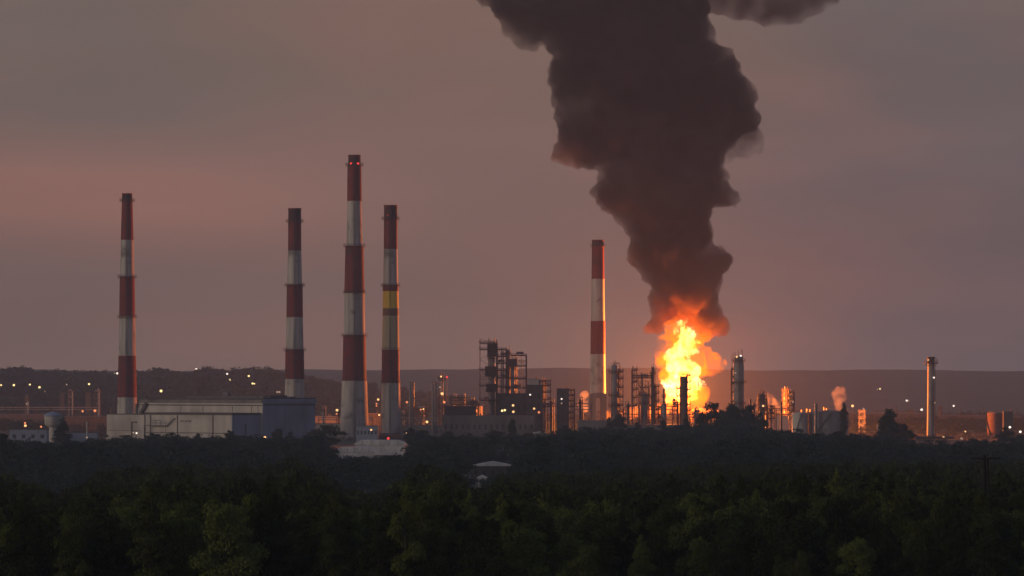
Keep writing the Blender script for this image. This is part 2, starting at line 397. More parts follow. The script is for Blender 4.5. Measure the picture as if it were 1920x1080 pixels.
def column(px, D, top, w, plats=(), lads=(0.9,), label='', mat='shell', dome=True, group='process columns', vents=3, side=None, pw=1.6, name='process_column', stub=None, bot=None):
    """vertical vessel: shell with domed head, platforms with handrails, ladder, riser pipe, top nozzles"""
    D = DD(D) if D != 3300 else D
    k = D/F; r = w*k/2; zt = PZ(top, D); t = empty(name, base_at(px, D), label, 'column', group)
    zb = -t.location.z*0
    zt -= t.location.z
    prof = [(r*1.25, 0), (r*1.25, 0.8), (r, 3.0), (r, zt-r*0.5 if dome else zt)]
    if stub: # narrower upper part from row stub upward
        zs = PZ(stub[0], D)-t.location.z; r2 = stub[1]*k/2
        prof = [(r*1.25, 0), (r, 3.0), (r, zs-r*0.5), (r2, zs+r*0.3), (r2, zt-r2*0.5)]; rr = r2
    else: rr = r
    if dome: prof += [(rr*0.8, prof[-1][1]+rr*0.32), (rr*0.35, prof[-1][1]+rr*0.48), (0.02, prof[-1][1]+rr*0.5)]
    MB().lathe(prof, n=24).build('shell', M[mat], t)
    for row in plats:
        z = PZ(row, D)-t.location.z; platform_ring(t, (rr if stub and row < stub[0] else r), z, pw, M['rust'], posts=10)
    for s in lads:
        x = s*(r+pw*0.7); ladder(t, x, 0, 1.0, zt-0.3, 0.8, ny=1 if s > 0 else -1)
    if side:
        x = side*(r+0.9); m = MB(); m.tube((x, 0.6, 0.5), (x, 0.6, zt+1.2), 0.35, n=8); m.tube((x, 0.6, zt+1.2), (0, 0.6, zt+1.2), 0.35, n=8); m.tube((0, 0.6, zt+1.2), (0, 0, zt-0.8), 0.35, n=8)
        m.build('riser_pipe', M['pipe'], t)
    if vents:
        m = MB()
        for i in range(vents):
            x = (i-(vents-1)/2)*r*1.3/max(1, vents-1) if vents > 1 else 0
            m.tube((x, (i % 2)*0.5, zt-1.2), (x, (i % 2)*0.5, zt+1.6+0.9*((i*7) % 3)), 0.18, n=6)
        m.build('vent_pipe', M['steel'], t)
    return t

def frame(px0, px1, D, top, levels, depth=9.0, label='', group='steel frame towers', t=0.42, inner=2, name='frame_tower', brace=True, mat='rust', clutter=0, seed=0):
    """open steel structure of posts, floors and braces, with vessels or pipes inside"""
    D = DD(D) if D != 3300 else D
    k = D/F; w = (px1-px0)*k; T = empty(name, base_at((px0+px1)/2, D), label, 'frame tower', group)
    z0 = T.location.z; H = PZ(top, D)-z0; r = random.Random(seed+int(px0))
    xs = [-w/2, w/2] if w < 12 else [-w/2, 0, w/2]
    for x in xs:
        for y in (-depth/2, depth/2): MB().box2(x-t/2, x+t/2, y-t/2, y+t/2, 0, H).build('post', M[mat], T)
    lv = [PZ(l, D)-z0 for l in levels]
    for z in lv:
        m = MB(); m.box2(-w/2-0.7, w/2+0.7, -depth/2-0.7, depth/2+0.7, z, z+0.28)
        for y in (-depth/2, depth/2): m.box2(-w/2, w/2, y-0.12, y+0.12, z-0.55, z-0.001)
        p = m.build('floor_deck', M[mat], T)
        h = MB()
        for y in (-depth/2-0.6, depth/2+0.6):
            for zz in (z+0.8, z+1.3): h.bar((-w/2-0.6, y, zz), (w/2+0.6, y, zz), 0.11)
            n = max(3, int(w/1.8))
            for i in range(n+1): x = -w/2-0.6+(w+1.2)*i/n; h.bar((x, y, z+0.28), (x, y, z+1.3), 0.11)
        for x in (-w/2-0.6, w/2+0.6):
            for zz in (z+0.8, z+1.3): h.bar((x, -depth/2-0.6, zz), (x, depth/2+0.6, zz), 0.11)
        h.build('handrail', M[mat], p)
    if brace:
        m = MB(); zz = sorted(lv+[0.0, H])
        for a, b in zip(zz[:-1], zz[1:]):
            if b-a < 1.5: continue
            nseg = max(1, int(round((b-a)/(w/len(xs)+3)))); dz = (b-a)/nseg
            for q in range(nseg):
                for i in range(len(xs)-1):
                    if (q+i) % 2: m.bar((xs[i], -depth/2-0.05, a+dz*q), (xs[i+1], -depth/2-0.05, a+dz*(q+1)), 0.2)
                    else: m.bar((xs[i+1], -depth/2-0.05, a+dz*q), (xs[i], -depth/2-0.05, a+dz*(q+1)), 0.2)
        m.build('bracing', M[mat], T)
    m = MB(); n = 0
    for i in range(inner):
        x = r.uniform(-w/2+0.8, w/2-0.8); y = r.uniform(-depth/3, depth/3); rr = r.uniform(0.16, 0.45)
        m.tube((x, y, 0), (x, y, H+r.uniform(-2, 2.0)), rr, n=8); n += 1
    for i in range(inner): # cross pipes
        z = r.uniform(H*0.2, H*0.95); y = r.uniform(-depth/3, depth/3); m.tube((-w/2, y, z), (w/2, y, z), 0.2, n=6)
    if n: m.build('riser_pipes', M['pipe'], T)
    # equipment on the decks: drums, exchangers
    for i, z in enumerate(lv):
        if r.random() < clutter:
            x = r.uniform(-w/4, w/4); q = MB(); L = min(w*0.7, 5); q.tube((x-L/2, 0, z+1.6), (x+L/2, 0, z+1.6), 0.9, n=12)
            for s in (-1, 1): q.box((x+s*L*0.3, 0, z+0.55), (0.4, 1.2, 0.9))
            q.build('drum', M['shell'], T)
    # stair flights zigzag on one end
    m = MB(); zz = sorted(lv+[0.0]); side = 1 if r.random() < 0.5 else -1
    for j, (a, b) in enumerate(zip(zz[:-1], zz[1:])):
        m.bar((side*(w/2+0.5), -depth/2+1, a), (side*(w/2+0.5), depth/2-1, b), 0.7, 0.2)
    m.build('stair', M[mat], T)
    return T

def pipe_rack(px0, px1, D, rows, label, rs=(0.35, 0.3), support=6.0, mat='pipe'):
    D = DD(D) if D != 3300 else D
    T = empty('pipe_rack', base_at((px0+px1)/2, D), label, 'pipe rack', 'elevated pipe racks'); z0 = T.location.z
    L = (px1-px0)*D/F; n = max(2, int(L/support/2))
    for i, row in enumerate(rows):
        z = PZ(row, D)-z0; m = MB()
        m.tube((-L/2, 0.3+0.9*(i % 2), z), (L/2, 0.3+0.9*(i % 2), z), rs[i % len(rs)], n=8); m.build('pipe', M[mat], T)
    zt = PZ(min(rows), D)-z0
    for i in range(n+1):
        x = -L/2+0.4+(L-0.8)*i/n; m = MB()
        for y in (-1.2, 2.2): m.box2(x-0.18, x+0.18, y-0.18, y+0.18, 0, zt-0.2)
        for row in rows:
            z = PZ(row, D)-z0-0.5; m.box2(x-0.15, x+0.15, -1.0, 2.0, z-0.15, z+0.15)
        m.build('trestle', M['rust'], T)
    return T

def tank(px, D, top, w, label, mat='tank', dome=0.12, rail=True, stair=1, bot=None):
    D = DD(D) if D != 3300 else D
    k = D/F; r = w*k/2; T = empty('storage_tank', base_at(px, D), label, 'tank', 'storage tanks'); z = PZ(top, D)-T.location.z
    m = MB(); m.lathe([(r, 0), (r, z)], n=48); 
    m.build('shell', M[mat], T)
    MB().lathe([(r*1.01, z+0.002), (r*1.01, z+0.25), (r*0.5, z+0.25+r*dome*0.7), (0.02, z+0.25+r*dome)], n=48).build('roof', M['roofgrey'] if mat != 'tank' else M[mat], T)
    m = MB()
    for zz in (z*0.33, z*0.66, z*0.92): ring(m, r*0.99, r+0.16, zz, 0.3, 48)
    m.build('stiffening_ring', M[mat], T)
    if rail:
        m = MB(); ring(m, r-0.1, r+0.05, z+1.4, 0.12, 40)
        for i in range(24):
            a = i*math.pi/12; m.bar(((r)*math.cos(a), r*math.sin(a), z+0.2), (r*math.cos(a), r*math.sin(a), z+1.45), 0.1)
        m.build('handrail', M['steel'], T)
    if stair:
        m = MB(); n = 16
        for i in range(n):
            a0 = -math.pi*0.75+i*0.055*stair; a1 = a0+0.055*stair
            m.bar(((r+0.5)*math.cos(a0), (r+0.5)*math.sin(a0), z*i/n), ((r+0.5)*math.cos(a1), (r+0.5)*math.sin(a1), z*(i+1)/n), 0.9, 0.25)
        m.build('spiral_stair', M['steel'], T)
    return T

def building(px0, px1, D, top, depth, label, mat='concrete', roofm='roofgrey', wins=(), rz=0.0, cat='building', group=None, parapet=0.6, pitch=0.0, name='plant_building', bays=0, door=True, vents=1):
    D = DD(D) if D != 3300 else D
    k = D/F; w = (px1-px0)*k; T = empty(name, base_at((px0+px1)/2, D), label, cat, group, rz); h = PZ(top, D)-T.location.z
    MB().box2(-w/2, w/2, 0, depth, -0.5, h).build('wall', M[mat], T)
    m = MB()
    if pitch: m.prism([(-w/2-0.5, h+0.003), (w/2+0.5, h+0.003), (w/2+0.3, h+0.3), (0, h+pitch), (-w/2-0.3, h+0.3)], -0.5, depth+0.5)
    else:
        m.box2(-w/2-0.25, w/2+0.25, -0.25, depth+0.25, h+0.003, h+parapet*0.5)
    rf = m.build('roof', M[roofm], T)
    r = random.Random(int(px0*7+top))
    for i in range(vents):
        x = r.uniform(-w*0.4, w*0.4); q = MB(); zz = h+(pitch*(1-abs(x)/(w/2)) if pitch else parapet*0.5)
        q.tube((x, depth*0.4, zz-0.3), (x, depth*0.4, zz+1.1), 0.35, n=8); q.tube((x, depth*0.4, zz+1.1), (x, depth*0.4, zz+1.4), 0.6, n=8)
        q.build('roof_vent', M['steel'], rf)
    for (rows, cols, z0f, z1f, fw) in wins:
        for j in range(rows):
            for i in range(cols):
                x = -w/2+w*(i+0.5)/cols; ww = w/cols*fw; z = h*(z0f+(z1f-z0f)*(j+0.5)/rows); hh = h*(z1f-z0f)/rows*0.55
                q = MB(); q.box2(x-ww/2-0.12, x+ww/2+0.12, -0.06, 0.05, z-hh/2-0.12, z-hh/2); q.box2(x-ww/2-0.12, x+ww/2+0.12, -0.06, 0.05, z+hh/2, z+hh/2+0.12)
                q.box2(x-ww/2-0.12, x-ww/2, -0.06, 0.05, z-hh/2, z+hh/2); q.box2(x+ww/2, x+ww/2+0.12, -0.06, 0.05, z-hh/2, z+hh/2)
                wd = q.build('window', M['trim'], T)
                MB().box2(x-ww/2, x+ww/2, -0.03, 0.04, z-hh/2, z+hh/2).build('pane', M['glass'], wd)
    m = MB()
    for i in range(bays+1 if bays else 0):
        x = -w/2+w*i/bays; m.box2(x-0.2, x+0.2, -0.22, -0.002, 0, h-0.05)
    if bays: m.build('pilasters', M[mat], T)
    return T

# ------------------------------------------------------------------ the big pale hall at the left
th_ = math.radians(42)
KD = 2950.0
hall = empty('industrial_hall', (PX(492, KD), KD, 0), 'large pale industrial hall with a stepped lower front and end wall in blue grey shade', 'industrial hall', None, -th_)
HZ = PZ(747, KD)
MB().box2(-94.5, 0, 0, 88, -0.5, HZ-3.2).build('wall', [M['facade']], hall)
# end wall: its cool shade painted as a bluish grey sheet over the gable side
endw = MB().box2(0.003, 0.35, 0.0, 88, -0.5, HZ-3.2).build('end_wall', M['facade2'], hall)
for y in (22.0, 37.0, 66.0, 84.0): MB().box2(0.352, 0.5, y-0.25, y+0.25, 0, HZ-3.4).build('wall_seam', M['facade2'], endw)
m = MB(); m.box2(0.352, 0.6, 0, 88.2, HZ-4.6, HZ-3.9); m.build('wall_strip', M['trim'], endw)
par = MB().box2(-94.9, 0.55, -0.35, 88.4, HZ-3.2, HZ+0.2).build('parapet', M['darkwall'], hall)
MB().box2(0.553, 0.75, 0.2, 88.0, HZ-3.1, HZ-0.4).build('shaded_parapet_end', M['facade2'], par)  # shade tone painted on the end side of the parapet
MB().box2(-94.0, -0.4, -0.55, -0.353, HZ-3.1, HZ-1.1).build('fascia', M['concrete'], par)
MB().box2(-94.6, -0.2, -0.25, -0.003, HZ-5.0, HZ-4.3).build('ledge', M['trim'], hall)
MB().box2(-94.6, -0.2, -0.25, -0.003, HZ-10.3, HZ-9.9).build('ledge', M['trim'], hall)
for x in (-22.5, -8.0, -45.0, -3.2, -62.0): MB().box2(x-0.15, x+0.15, -0.25, -0.004, HZ-9.8, HZ-5.1).build('downpipe', M['trim'], hall)
rf = MB().box2(-60, -2, 5, 60, HZ+0.21, HZ+1.1).build('roof', M['roofgrey'], hall)
for (x, y, h_, r_) in ((-52, 6, 2.6, 0.5), (-31, 8, 4.6, 0.3), (-28, 9, 4.0, 0.25), (-5, 3, 3.2, 0.35), (-74, 6, 1.3, 0.4), (-14, 12, 1.8, 0.4)):
    q = MB(); q.tube((x, y, HZ+0.2), (x, y, HZ+0.2+h_), r_, n=8); q.lathe([(r_*2.2, 0), (r_*2.2, 0.5), (0.1, 0.9)], (x, y, HZ+0.2+h_), 10); q.build('roof_vent', M['trim'], rf)
q = MB(); q.tube((-34, 9, HZ+2.4), (-29.5, 9, HZ+2.4), 1.6, n=16); q.box((-34, 9, HZ+0.7), (0.4, 2, 1.2)); q.box((-30, 9, HZ+0.7), (0.4, 2, 1.2)); q.build('roof_duct', M['roofgrey'], rf)
q = MB()
for i in range(22):
    x = -88+i*4; q.bar((x, 0.2, HZ+0.2), (x, 0.2, HZ+1.2), 0.1)
q.bar((-88, 0.2, HZ+1.2), (-4, 0.2, HZ+1.2), 0.1); q.build('roof_rail', M['trim'], rf)
MB().box2(-6, -0.5, 14, 42, HZ+0.21, HZ+2.0).build('roof_monitor', M['darkwall'], rf)
# lower front annex (part of the same block)
AZ = 19.3; AY = -47.0
annex = MB().box2(-68.0, -1.5, AY, -0.36, -0.5, AZ-1.5).build('annex_wall', M['facade'], hall)
MB().box2(-1.497, -1.2, AY, -0.4, -0.5, AZ-1.5).build('shaded_end_face', M['facade2'], annex)  # same painted shade on the annex's right end
MB().box2(-68.4, -1.1, AY-0.4, -0.36, AZ-1.5, AZ).build('roof_edge', M['trim'], annex)
low = MB().box2(-98.5, -68.003, AY+2.0, -0.36, -0.5, AZ-1.6).build('annex_wall', M['facade'], hall)
MB().box2(-98.8, -68.45, AY+1.7, -0.36, AZ-1.6, AZ-1.1).build('roof_edge', M['darkwall'], low)
for x in (-63.2, -15.6, -42.5, -67.6): MB().box2(x-0.35, x+0.35, AY-0.5, AY-0.003, 0, AZ-1.6).build('wall_post', M['trim'], annex)
MB().box2(-67.0, -2.0, AY-0.3, AY-0.004, 5.7, 6.2).build('wall_ledge', M['trim'], annex)
MB().box2(-98.0, -72.0, AY+1.75, AY+1.997, 6.9, 7.2).build('wall_ledge', M['trim'], low)
st = MB(); st.box2(-62.5, -50.0, AY-3.0, AY-0.51, 10.2, 10.8)
for x in (-62.2, -58.2, -54.2, -50.4): st.bar((x, AY-2.9, 10.8), (x, AY-2.9, 14.2), 0.22)
st.bar((-62.2, AY-2.9, 12.4), (-50.4, AY-2.9, 12.4), 0.18); st.bar((-62.2, AY-2.9, 14.2), (-54.4, AY-2.9, 14.2), 0.25)
st.bar((-50.0, AY-2.0, 10.4), (-44.0, AY-2.0, 15.6), 1.3, 0.4); st.bar((-50.0, AY-2.9, 11.8), (-44.0, AY-2.9, 17.0), 0.2)
for x in (-62.2, -50.4): st.bar((x, AY-2.6, 0), (x, AY-2.6, 10.2), 0.25)
st.build('gallery', M['steel'], annex)
dk = MB(); dk.box2(-79.0, -78.4, AY+1.0, AY+1.9, 0, 12.5); dk.box2(-79.0, -74.8, AY+0.8, AY+1.9, 12.5, 13.1); dk.build('canopy', M['trim'], low)
dk = MB(); dk.box2(-67.8, -64.0, AY-1.2, AY-0.51, 10.5, 10.9); dk.box2(-67.8, -67.5, AY-1.2, AY-0.51, 0, 10.5); dk.build('canopy', M['trim'], annex)
# faint dark lettering painted on the annex wall: two short words, unreadable at this distance
lt = MB(); x = -40.3
for w_, kinds in ((3, 'nlo'), (5, 'hinen')):
    for c in kinds:
        lt.box2(x, x+0.28, AY-0.06, AY-0.003, 13.0, 14.3)
        if c in 'nohe': lt.box2(x+0.62, x+0.9, AY-0.06, AY-0.003, 13.0, 14.3)
        if c in 'noe': lt.box2(x+0.28, x+0.62, AY-0.06, AY-0.003, 14.05, 14.3)
        if c in 'loe': lt.box2(x+0.28, x+0.62, AY-0.06, AY-0.003, 13.0, 13.25)
        if c == 'h': lt.box2(x+0.28, x+0.62, AY-0.06, AY-0.003, 13.55, 13.8)
        x += 1.0
    x += 0.55
lt.build('wall_lettering', M['trim'], annex)
# conveyor leg against the hall's left end
cv = MB(); cv.bar((-92.5, -2.0, AZ-1.0), (-88.0, -2.0, HZ-3.5), 2.0, 2.0); cv.bar((-95.6, -2.0, AZ-1.0), (-95.6, -2.0, HZ-4), 1.4, 1.4); cv.build('conveyor_leg', M['trim'], hall)
MB().box2(-99.0, -95.0, 2, 12, -0.5, HZ-6.5).build('side_bay', M['facade'], hall)
m = MB(); m.box2(-1.19, -0.7, -10.0, -6.0, 0, 5.5); m.build('side_door', M['trim'], annex)
m = MB(); m.box2(-1.19, -0.6, -25.5, -25.1, 0, 12); m.build('downpipe', M['trim'], annex)

# plan proportions of the hall: long front, shallow end
def replan(o):
    for c in o.children:
        if c.type == 'MESH':
            for v in c.data.vertices: v.co.x *= 1.248; v.co.y *= 0.56
        replan(c)
bpy.context.view_layer.update(); replan(hall)

# ------------------------------------------------------------------ things around the chimneys
building(668, 708, 2900, 799, 12, 'low blue grey shed between the two largest chimneys', 'facade2', wins=[(1, 6, 0.45, 0.8, 0.35)])
building(712, 753, 3060, 815, 10, 'dark red brown base house under the yellow banded chimney', 'brown', vents=0)
building(593, 640, 3100, 795, 14, 'low pale shed between the hall and the tallest chimney', 'facade', wins=[(1, 5, 0.45, 0.8, 0.4)])
building(752, 832, 3080, 798, 14, 'long low grey building below the pairs of slim stacks', 'concrete', wins=[(1, 9, 0.4, 0.75, 0.35)])
def barn(px0, px1, D, top, eave, depth, label):
    D = DD(D) if D != 3300 else D
    k = D/F; w = (px1-px0)*k; T = empty('barrel_roof_shed', base_at((px0+px1)/2, D), label, 'shed', 'white roofed sheds'); H = PZ(top, D); E = PZ(eave, D)
    MB().box2(-w/2+1.2, w/2-1.2, -depth/2, depth/2, -0.3, E).build('wall', M['roofwhite'], T)
    pts = [(-w/2, E+0.003), (w/2, E+0.003), (w/2-0.8, E+(H-E)*0.45), (w/2-3.0, E+(H-E)*0.85), (w/2-5.0, H), (-w/2+5.0, H), (-w/2+3.0, E+(H-E)*0.85), (-w/2+0.8, E+(H-E)*0.45)]
    MB().prism(pts[::-1], -depth/2-0.3, depth/2+0.3).build('roof', M['roofwhite'], T)
    m = MB()
    for i in range(1, 6):
        x = -w/2+w*i/6; m.box2(x-0.12, x+0.12, -depth/2-0.36, -depth/2-0.302, E, H-0.3)
    m.build('roof_rib', M['roofgrey'], T)
barn(664, 763, 2440, 825, 834, 16, 'wide white rounded shed roof in front of the yellow banded chimney')
barn(626, 706, 2330, 838, 848, 14, 'smaller white shed roof below left of the rounded one, half hidden by trees')
# pairs of slim stacks
def slim(px, D, top, w, label, mat='pipe', lad=True):
    D = DD(D) if D != 3300 else D
    k = D/F; T = empty('slim_stack', base_at(px, D), label, 'stack', 'slim metal stacks'); z = PZ(top, D)-T.location.z; r = w*k/2
    MB().lathe([(r*1.15, 0), (r, 4), (r, z)], n=16).build('pipe', M[mat], T)
    m = MB(); ring(m, r*0.9, r+0.25, z-0.4, 0.4, 16); m.build('rim', M['steel'], T)
    if lad: ladder(T, 0.1, -r-0.1, 1, z-1, 0.5)
    return T
slim(769.5, 3080, 717, 3.4, 'left pale slim stack of the left pair, right of the yellow banded chimney')
slim(775, 3110, 716, 3.4, 'right slim stack of the left pair with a glowing right edge')
slim(811.5, 3080, 716, 4.2, 'left pale slim stack of the right pair')
slim(817, 3110, 716, 3.6, 'right slim stack of the right pair with a glowing right edge')
t = column(829, 3350, 704, 4.5, (709, 748, 762), (-0.8,), 'thin mast tower with a dark lamp basket on top, left of the plant', 'shell', True, 'slim towers', 2, None, 2.6)
frame(846, 874, 3300, 742, (745, 750, 758), 9, 'low dark rack of steel beams above a roof, left of the plant', clutter=0.6, inner=5, mat='steel')
building(834, 892, 3250, 762, 16, 'dark windowless plant house below the low steel rack', 'darkwall', vents=3)
building(892, 905, 3980, 762, 8, 'small orange lit block behind the left foot of the tall frame tower', 'concrete', vents=0)
# process unit A
frame(900, 931, 3450, 636, (643, 655, 693, 723, 750), 12, 'tallest steel frame tower with three dark cabins round a grey column', inner=4, clutter=0.5)
cA = column(921, 3447, 650, 12, (672, 700, 728), (), 'grey column standing inside the tallest frame tower', 'shell', True, 'process columns', 3, None, 1.0)
def cabin(px0, px1, D, a, b, parent, depth=10):
    D = DD(D) if D != 3300 else D
    k = D/F; x0 = PX(px0, D)-parent.location.x; x1 = PX(px1, D)-parent.location.x
    m = MB(); 
    za, zb = PZ(a, D), PZ(b, D)
    m.box2(x0, x1, -depth/2, depth/2, zb, za)
    for i in range(5):
        x = x0+(x1-x0)*i/4; m.box2(x-0.12, x+0.12, -depth/2-0.18, -depth/2-0.003, zb, za+1.1)
    m.box2(x0-0.5, x1+0.5, -depth/2-0.5, -depth/2-0.182, zb-0.3, zb+0.1)
    m.build('cabin', M['darkwall'], parent)
cabin(914, 932, 3447, 645, 668, cA, 9.0); cabin(910, 931, 3447, 687, 705, cA, 9.0); cabin(912, 931, 3447, 720, 734, cA, 9.0)
frame(932, 949, 3460, 653, (655, 668, 681, 694, 708, 725), 9, 'narrow crowded steel frame right of the tallest frame tower', inner=5, clutter=0.6)
column(953, 3470, 655, 7, (662, 700, 728), (-0.7,), 'slim column glowing on its right edge in the middle of the frames', 'pipe', True, 'process columns', 2, None, 1.0)
cB = column(961, 3450, 675, 9, (690, 708, 725), (), 'dark column with a wide boxed head between open frames', 'shell', True, 'process columns', 3)
cabin(954, 969, 3450, 673, 687, cB, 7)
frame(958, 986, 3475, 664, (666, 686, 710, 727), 10, 'open portal shaped steel frame at the right end of the frame group', inner=3, clutter=0.3)
building(932, 990, 3400, 738, 18, 'dark block of plant rooms at the foot of the open frames', 'darkwall', wins=[(2, 5, 0.3, 0.8, 0.3)], vents=4)
building(988, 1018, 3390, 722, 16, 'dark square tower block with a pale box on its roof', 'darkwall', wins=[(3, 2, 0.3, 0.9, 0.3)], vents=0)
building(990, 1010, 3394, 711, 8, 'pale rooftop box standing on the dark square tower block', 'facade', vents=1).location.z = 0
frame(1012, 1032, 3450, 712, (714, 722, 735, 748, 762), 9, 'open frame backed by firelight on the right of the square tower block', inner=6, clutter=0.6)
tb = building(1044, 1066, 3400, 729, 12, 'dark slab tower standing alone left of the fire side chimney', 'darkwall', wins=[(4, 1, 0.3, 0.95, 0.12)])
frame(1066, 1076, 3420, 729, (731, 741, 751, 762, 773, 784), 6, 'narrow stair frame on the right side of the dark slab tower', inner=3)
building(830, 1002, 3150, 780, 16, 'long low grey warehouse in front of the frame towers', 'concrete', wins=[(1, 16, 0.35, 0.7, 0.3)], vents=5, bays=12)
building(1083, 1147, 3080, 789, 18, 'pinkish grey base building below the arch of the fire side chimney', 'concrete', wins=[(1, 7, 0.35, 0.75, 0.3)], vents=2)
building(1150, 1285, 3400, 797, 16, 'low wall like building under the columns in front of the fire', 'concrete', vents=3, bays=8)
building(1290, 1345, 3450, 799, 12, 'low shed at the left edge of the big tree clump', 'concrete', vents=2)
pipe_rack(1008, 1045, 3480, (757, 762), 'short double pipe rack left of the dark slab tower')
pipe_rack(1076, 1110, 3480, (757, 762, 768), 'glowing pipe rack between the dark slab tower and the chimney')
pipe_rack(1165, 1345, 3560, (777, 782, 787), 'long pipe rack crossing in front of the base of the fire')
pipe_rack(1205, 1262, 3600, (762, 768), 'high pipe bridge between the frame towers and the small dark stack')
# columns beside the fire
c = column(1152, 3540, 684, 14, (697, 741, 760), (-0.85,), 'grey column between the fire side chimney and the twin frame towers', 'shell', True, 'process columns', 4, 1, 2.2, stub=(745, 12))
frame(1160, 1168, 3550, 690, (697, 710, 726, 744, 760, 772), 5, 'slim ladder frame fixed to the right of the grey column beside the chimney', inner=1, t=0.32)
frame(1186, 1224, 3560, 702, (704, 708), 9, 'twin legged frame tower with a wide deck, left of the fire', inner=4, clutter=0.4)
frame(1186, 1194, 3556, 686, (694, 716, 730, 745, 760), 4, 'thin latticed left leg of the twin legged tower', inner=1, t=0.32)
frame(1200, 1216, 3566, 716, (726, 742), 5, 'small inner frame under the wide deck of the twin tower', inner=2, t=0.3)
column(1208, 3552, 737, 14, (741, 757), (0.8,), 'short fat column under the wide deck of the twin tower', 'shell', True, 'process columns', 4, -1, 0.9)
column(1224, 3550, 688, 5.5, (700, 724, 744, 762), (0.9,), 'dark slim column with four rings at the left edge of the flames', 'steel', True, 'process columns', 2, None, 1.2)
frame(1229, 1235, 3560, 722, (724, 737, 752, 768), 4, 'low ladder frame between the slim dark column and the flames', inner=1, t=0.3)
column(1245, 3540, 729, 4, (744,), (0.5,), 'small dark stack with a wide collar left of the flames', 'steel', False, 'slim towers', 1, None, 1.0)
column(1245, 3541, 757, 10, (758,), (), 'squat drum at the foot of the small dark stack', 'shell', True, 'process columns', 0, None, 1.2, name='squat_vessel')
frame(1262, 1270, 3540, 752, (754, 762, 770), 5, 'low steel frame in front of the white heart of the fire', inner=2, t=0.3, clutter=0.8)
column(1281.5, 3520, 706, 13.5, (702,), (), 'broad flat topped column standing right in front of the white flames', 'brown', False, 'process columns', 5, None, 1.9)
frame(1289, 1294, 3522, 700, (704, 716, 730, 744, 758, 770), 4, 'ladder frame up the right side of the column in the flames', inner=0, t=0.3)
frame(1269, 1275, 3522, 724, (728, 742, 758), 4, 'short stair frame at the left side of the column in the flames', inner=0, t=0.3)
# right of the fire
c = column(1385, 3540, 664, 20, (677, 717, 757), (-0.95,), 'tall broad column with lamps on its head, right of the fire', 'shell', False, 'process columns', 3, 0, 1.8, stub=(680, 17))
ladder(c, 0, -4.4, 5, 36, 0.8)
frame(1372, 1380, 3545, 690, (692, 706, 718, 735, 752), 4, 'thin open frame on the left side of the broad column', inner=1, t=0.3)
m = MB(); m.tube((0, 0, PZ(664, DD(3540))-0.5), (0, 0, PZ(664, DD(3540))+0.2), 1, n=8)
ms = MB(); ms.tube((PX(1391, DD(3540))-c.location.x, 0, PZ(664, DD(3540))-1), (PX(1391, DD(3540))-c.location.x, 0, PZ(654, DD(3540))), 0.16, n=6); ms.tube((PX(1375.5, DD(3540))-c.location.x, 0, PZ(680, DD(3540))), (PX(1375.5, DD(3540))-c.location.x, 0, PZ(661, DD(3540))), 0.14, n=6); ms.build('mast', M['steel'], c)
slim(1407, 3560, 748, 3.2, 'short pointed spire between the broad column and the low tower', 'steel')
column(1429, 3560, 738, 11, (742, 752, 764), (-0.7, 0.7), 'low dark cluttered tower just left of the orange steam', 'steel', True, 'process columns', 5, 1, 1.2)
frame(1421, 1437, 3570, 744, (748, 757, 768), 6, 'small frame wrapped round the low dark tower', inner=3, t=0.3)
slim(1455, 3480, 766, 2.0, 'thin dark pipe stub left of the glowing frame tower', 'steel')
slim(1465, 3560, 752, 4.0, 'short dark stack between the steam and the glowing frame tower', 'steel')
frame(1467, 1478, 3860, 728, (733, 742, 752, 764, 778, 790), 6, 'glowing orange frame tower with its face lit by the fire', inner=3, clutter=0.6, mat='rust')
column(1475, 3850, 730, 4.5, (738, 760), (), 'bright orange lit column inside the glowing frame tower', 'rust', True, 'process columns', 2)
frame(1480, 1488, 3600, 733, (736, 748, 760, 772, 784), 5, 'dark frame tower directly right of the glowing one', inner=3, t=0.34, mat='steel', clutter=0.6)
pipe_rack(1436, 1492, 3620, (766, 769, 777), 'glowing pipe rack under the orange steam')
building(1436, 1488, 3700, 780, 12, 'low pink lit building under the glowing pipe rack', 'facade', vents=1)
tank(1500, 3400, 775, 30, 'pale storage tank with a flat lit front, left of the big grey tank', 'tank')
tank(1551, 3450, 774, 78, 'big grey storage tank with firelight along its roof edge', 'greytank')
slim(1530, 3360, 757, 5.5, 'short stack in front of the grey tank with an orange edge', 'shell')
for i, (x, y) in enumerate(((1503, 768), (1513, 766), (1519, 767), (1545, 763), (1550, 765))):
    slim(x, 3800, y, 2.6, 'orange lit vent stub %s behind the tank roofs' % ('at the far left', 'second from the left', 'in the middle', 'right of the short stack', 'at the far right')[i], 'pipe', False)
# further clutter of the plant
column(1034, 3500, 752, 4, (758,), (), 'short slim vessel between the square tower block and the slab tower', 'steel', True, 'process columns', 1, 1, 0.9)
column(1088, 3480, 748, 5, (755,), (0.8,), 'short vessel in the glow left of the fire side chimney', 'steel', True, 'process columns', 2, 1, 0.9)
column(1178, 3500, 756, 5, (762,), (0.8,), 'short vessel between the grey column and the twin legged tower', 'steel', True, 'process columns', 1, -1, 0.9)
frame(1170, 1180, 3590, 764, (768, 775, 784), 5, 'low frame in the yellow glow right of the grey column', inner=3, t=0.3, clutter=0.7)
frame(1234, 1242, 3580, 764, (768, 776, 785), 5, 'low frame in the glow between slim dark column and small dark stack', inner=3, t=0.3, clutter=0.7)
frame(1298, 1312, 3580, 771, (775, 783), 5, 'low frame in the yellow glow right of the column in the flames', inner=4, t=0.3, clutter=0.9)
column(1304, 3500, 768, 5, (), (), 'stubby vessel right of the column in the flames', 'steel', True, 'process columns', 2, 1, 0.9)
column(1414, 3570, 756, 4, (762,), (), 'thin vessel right of the pointed spire', 'steel', True, 'process columns', 1, None, 0.8)
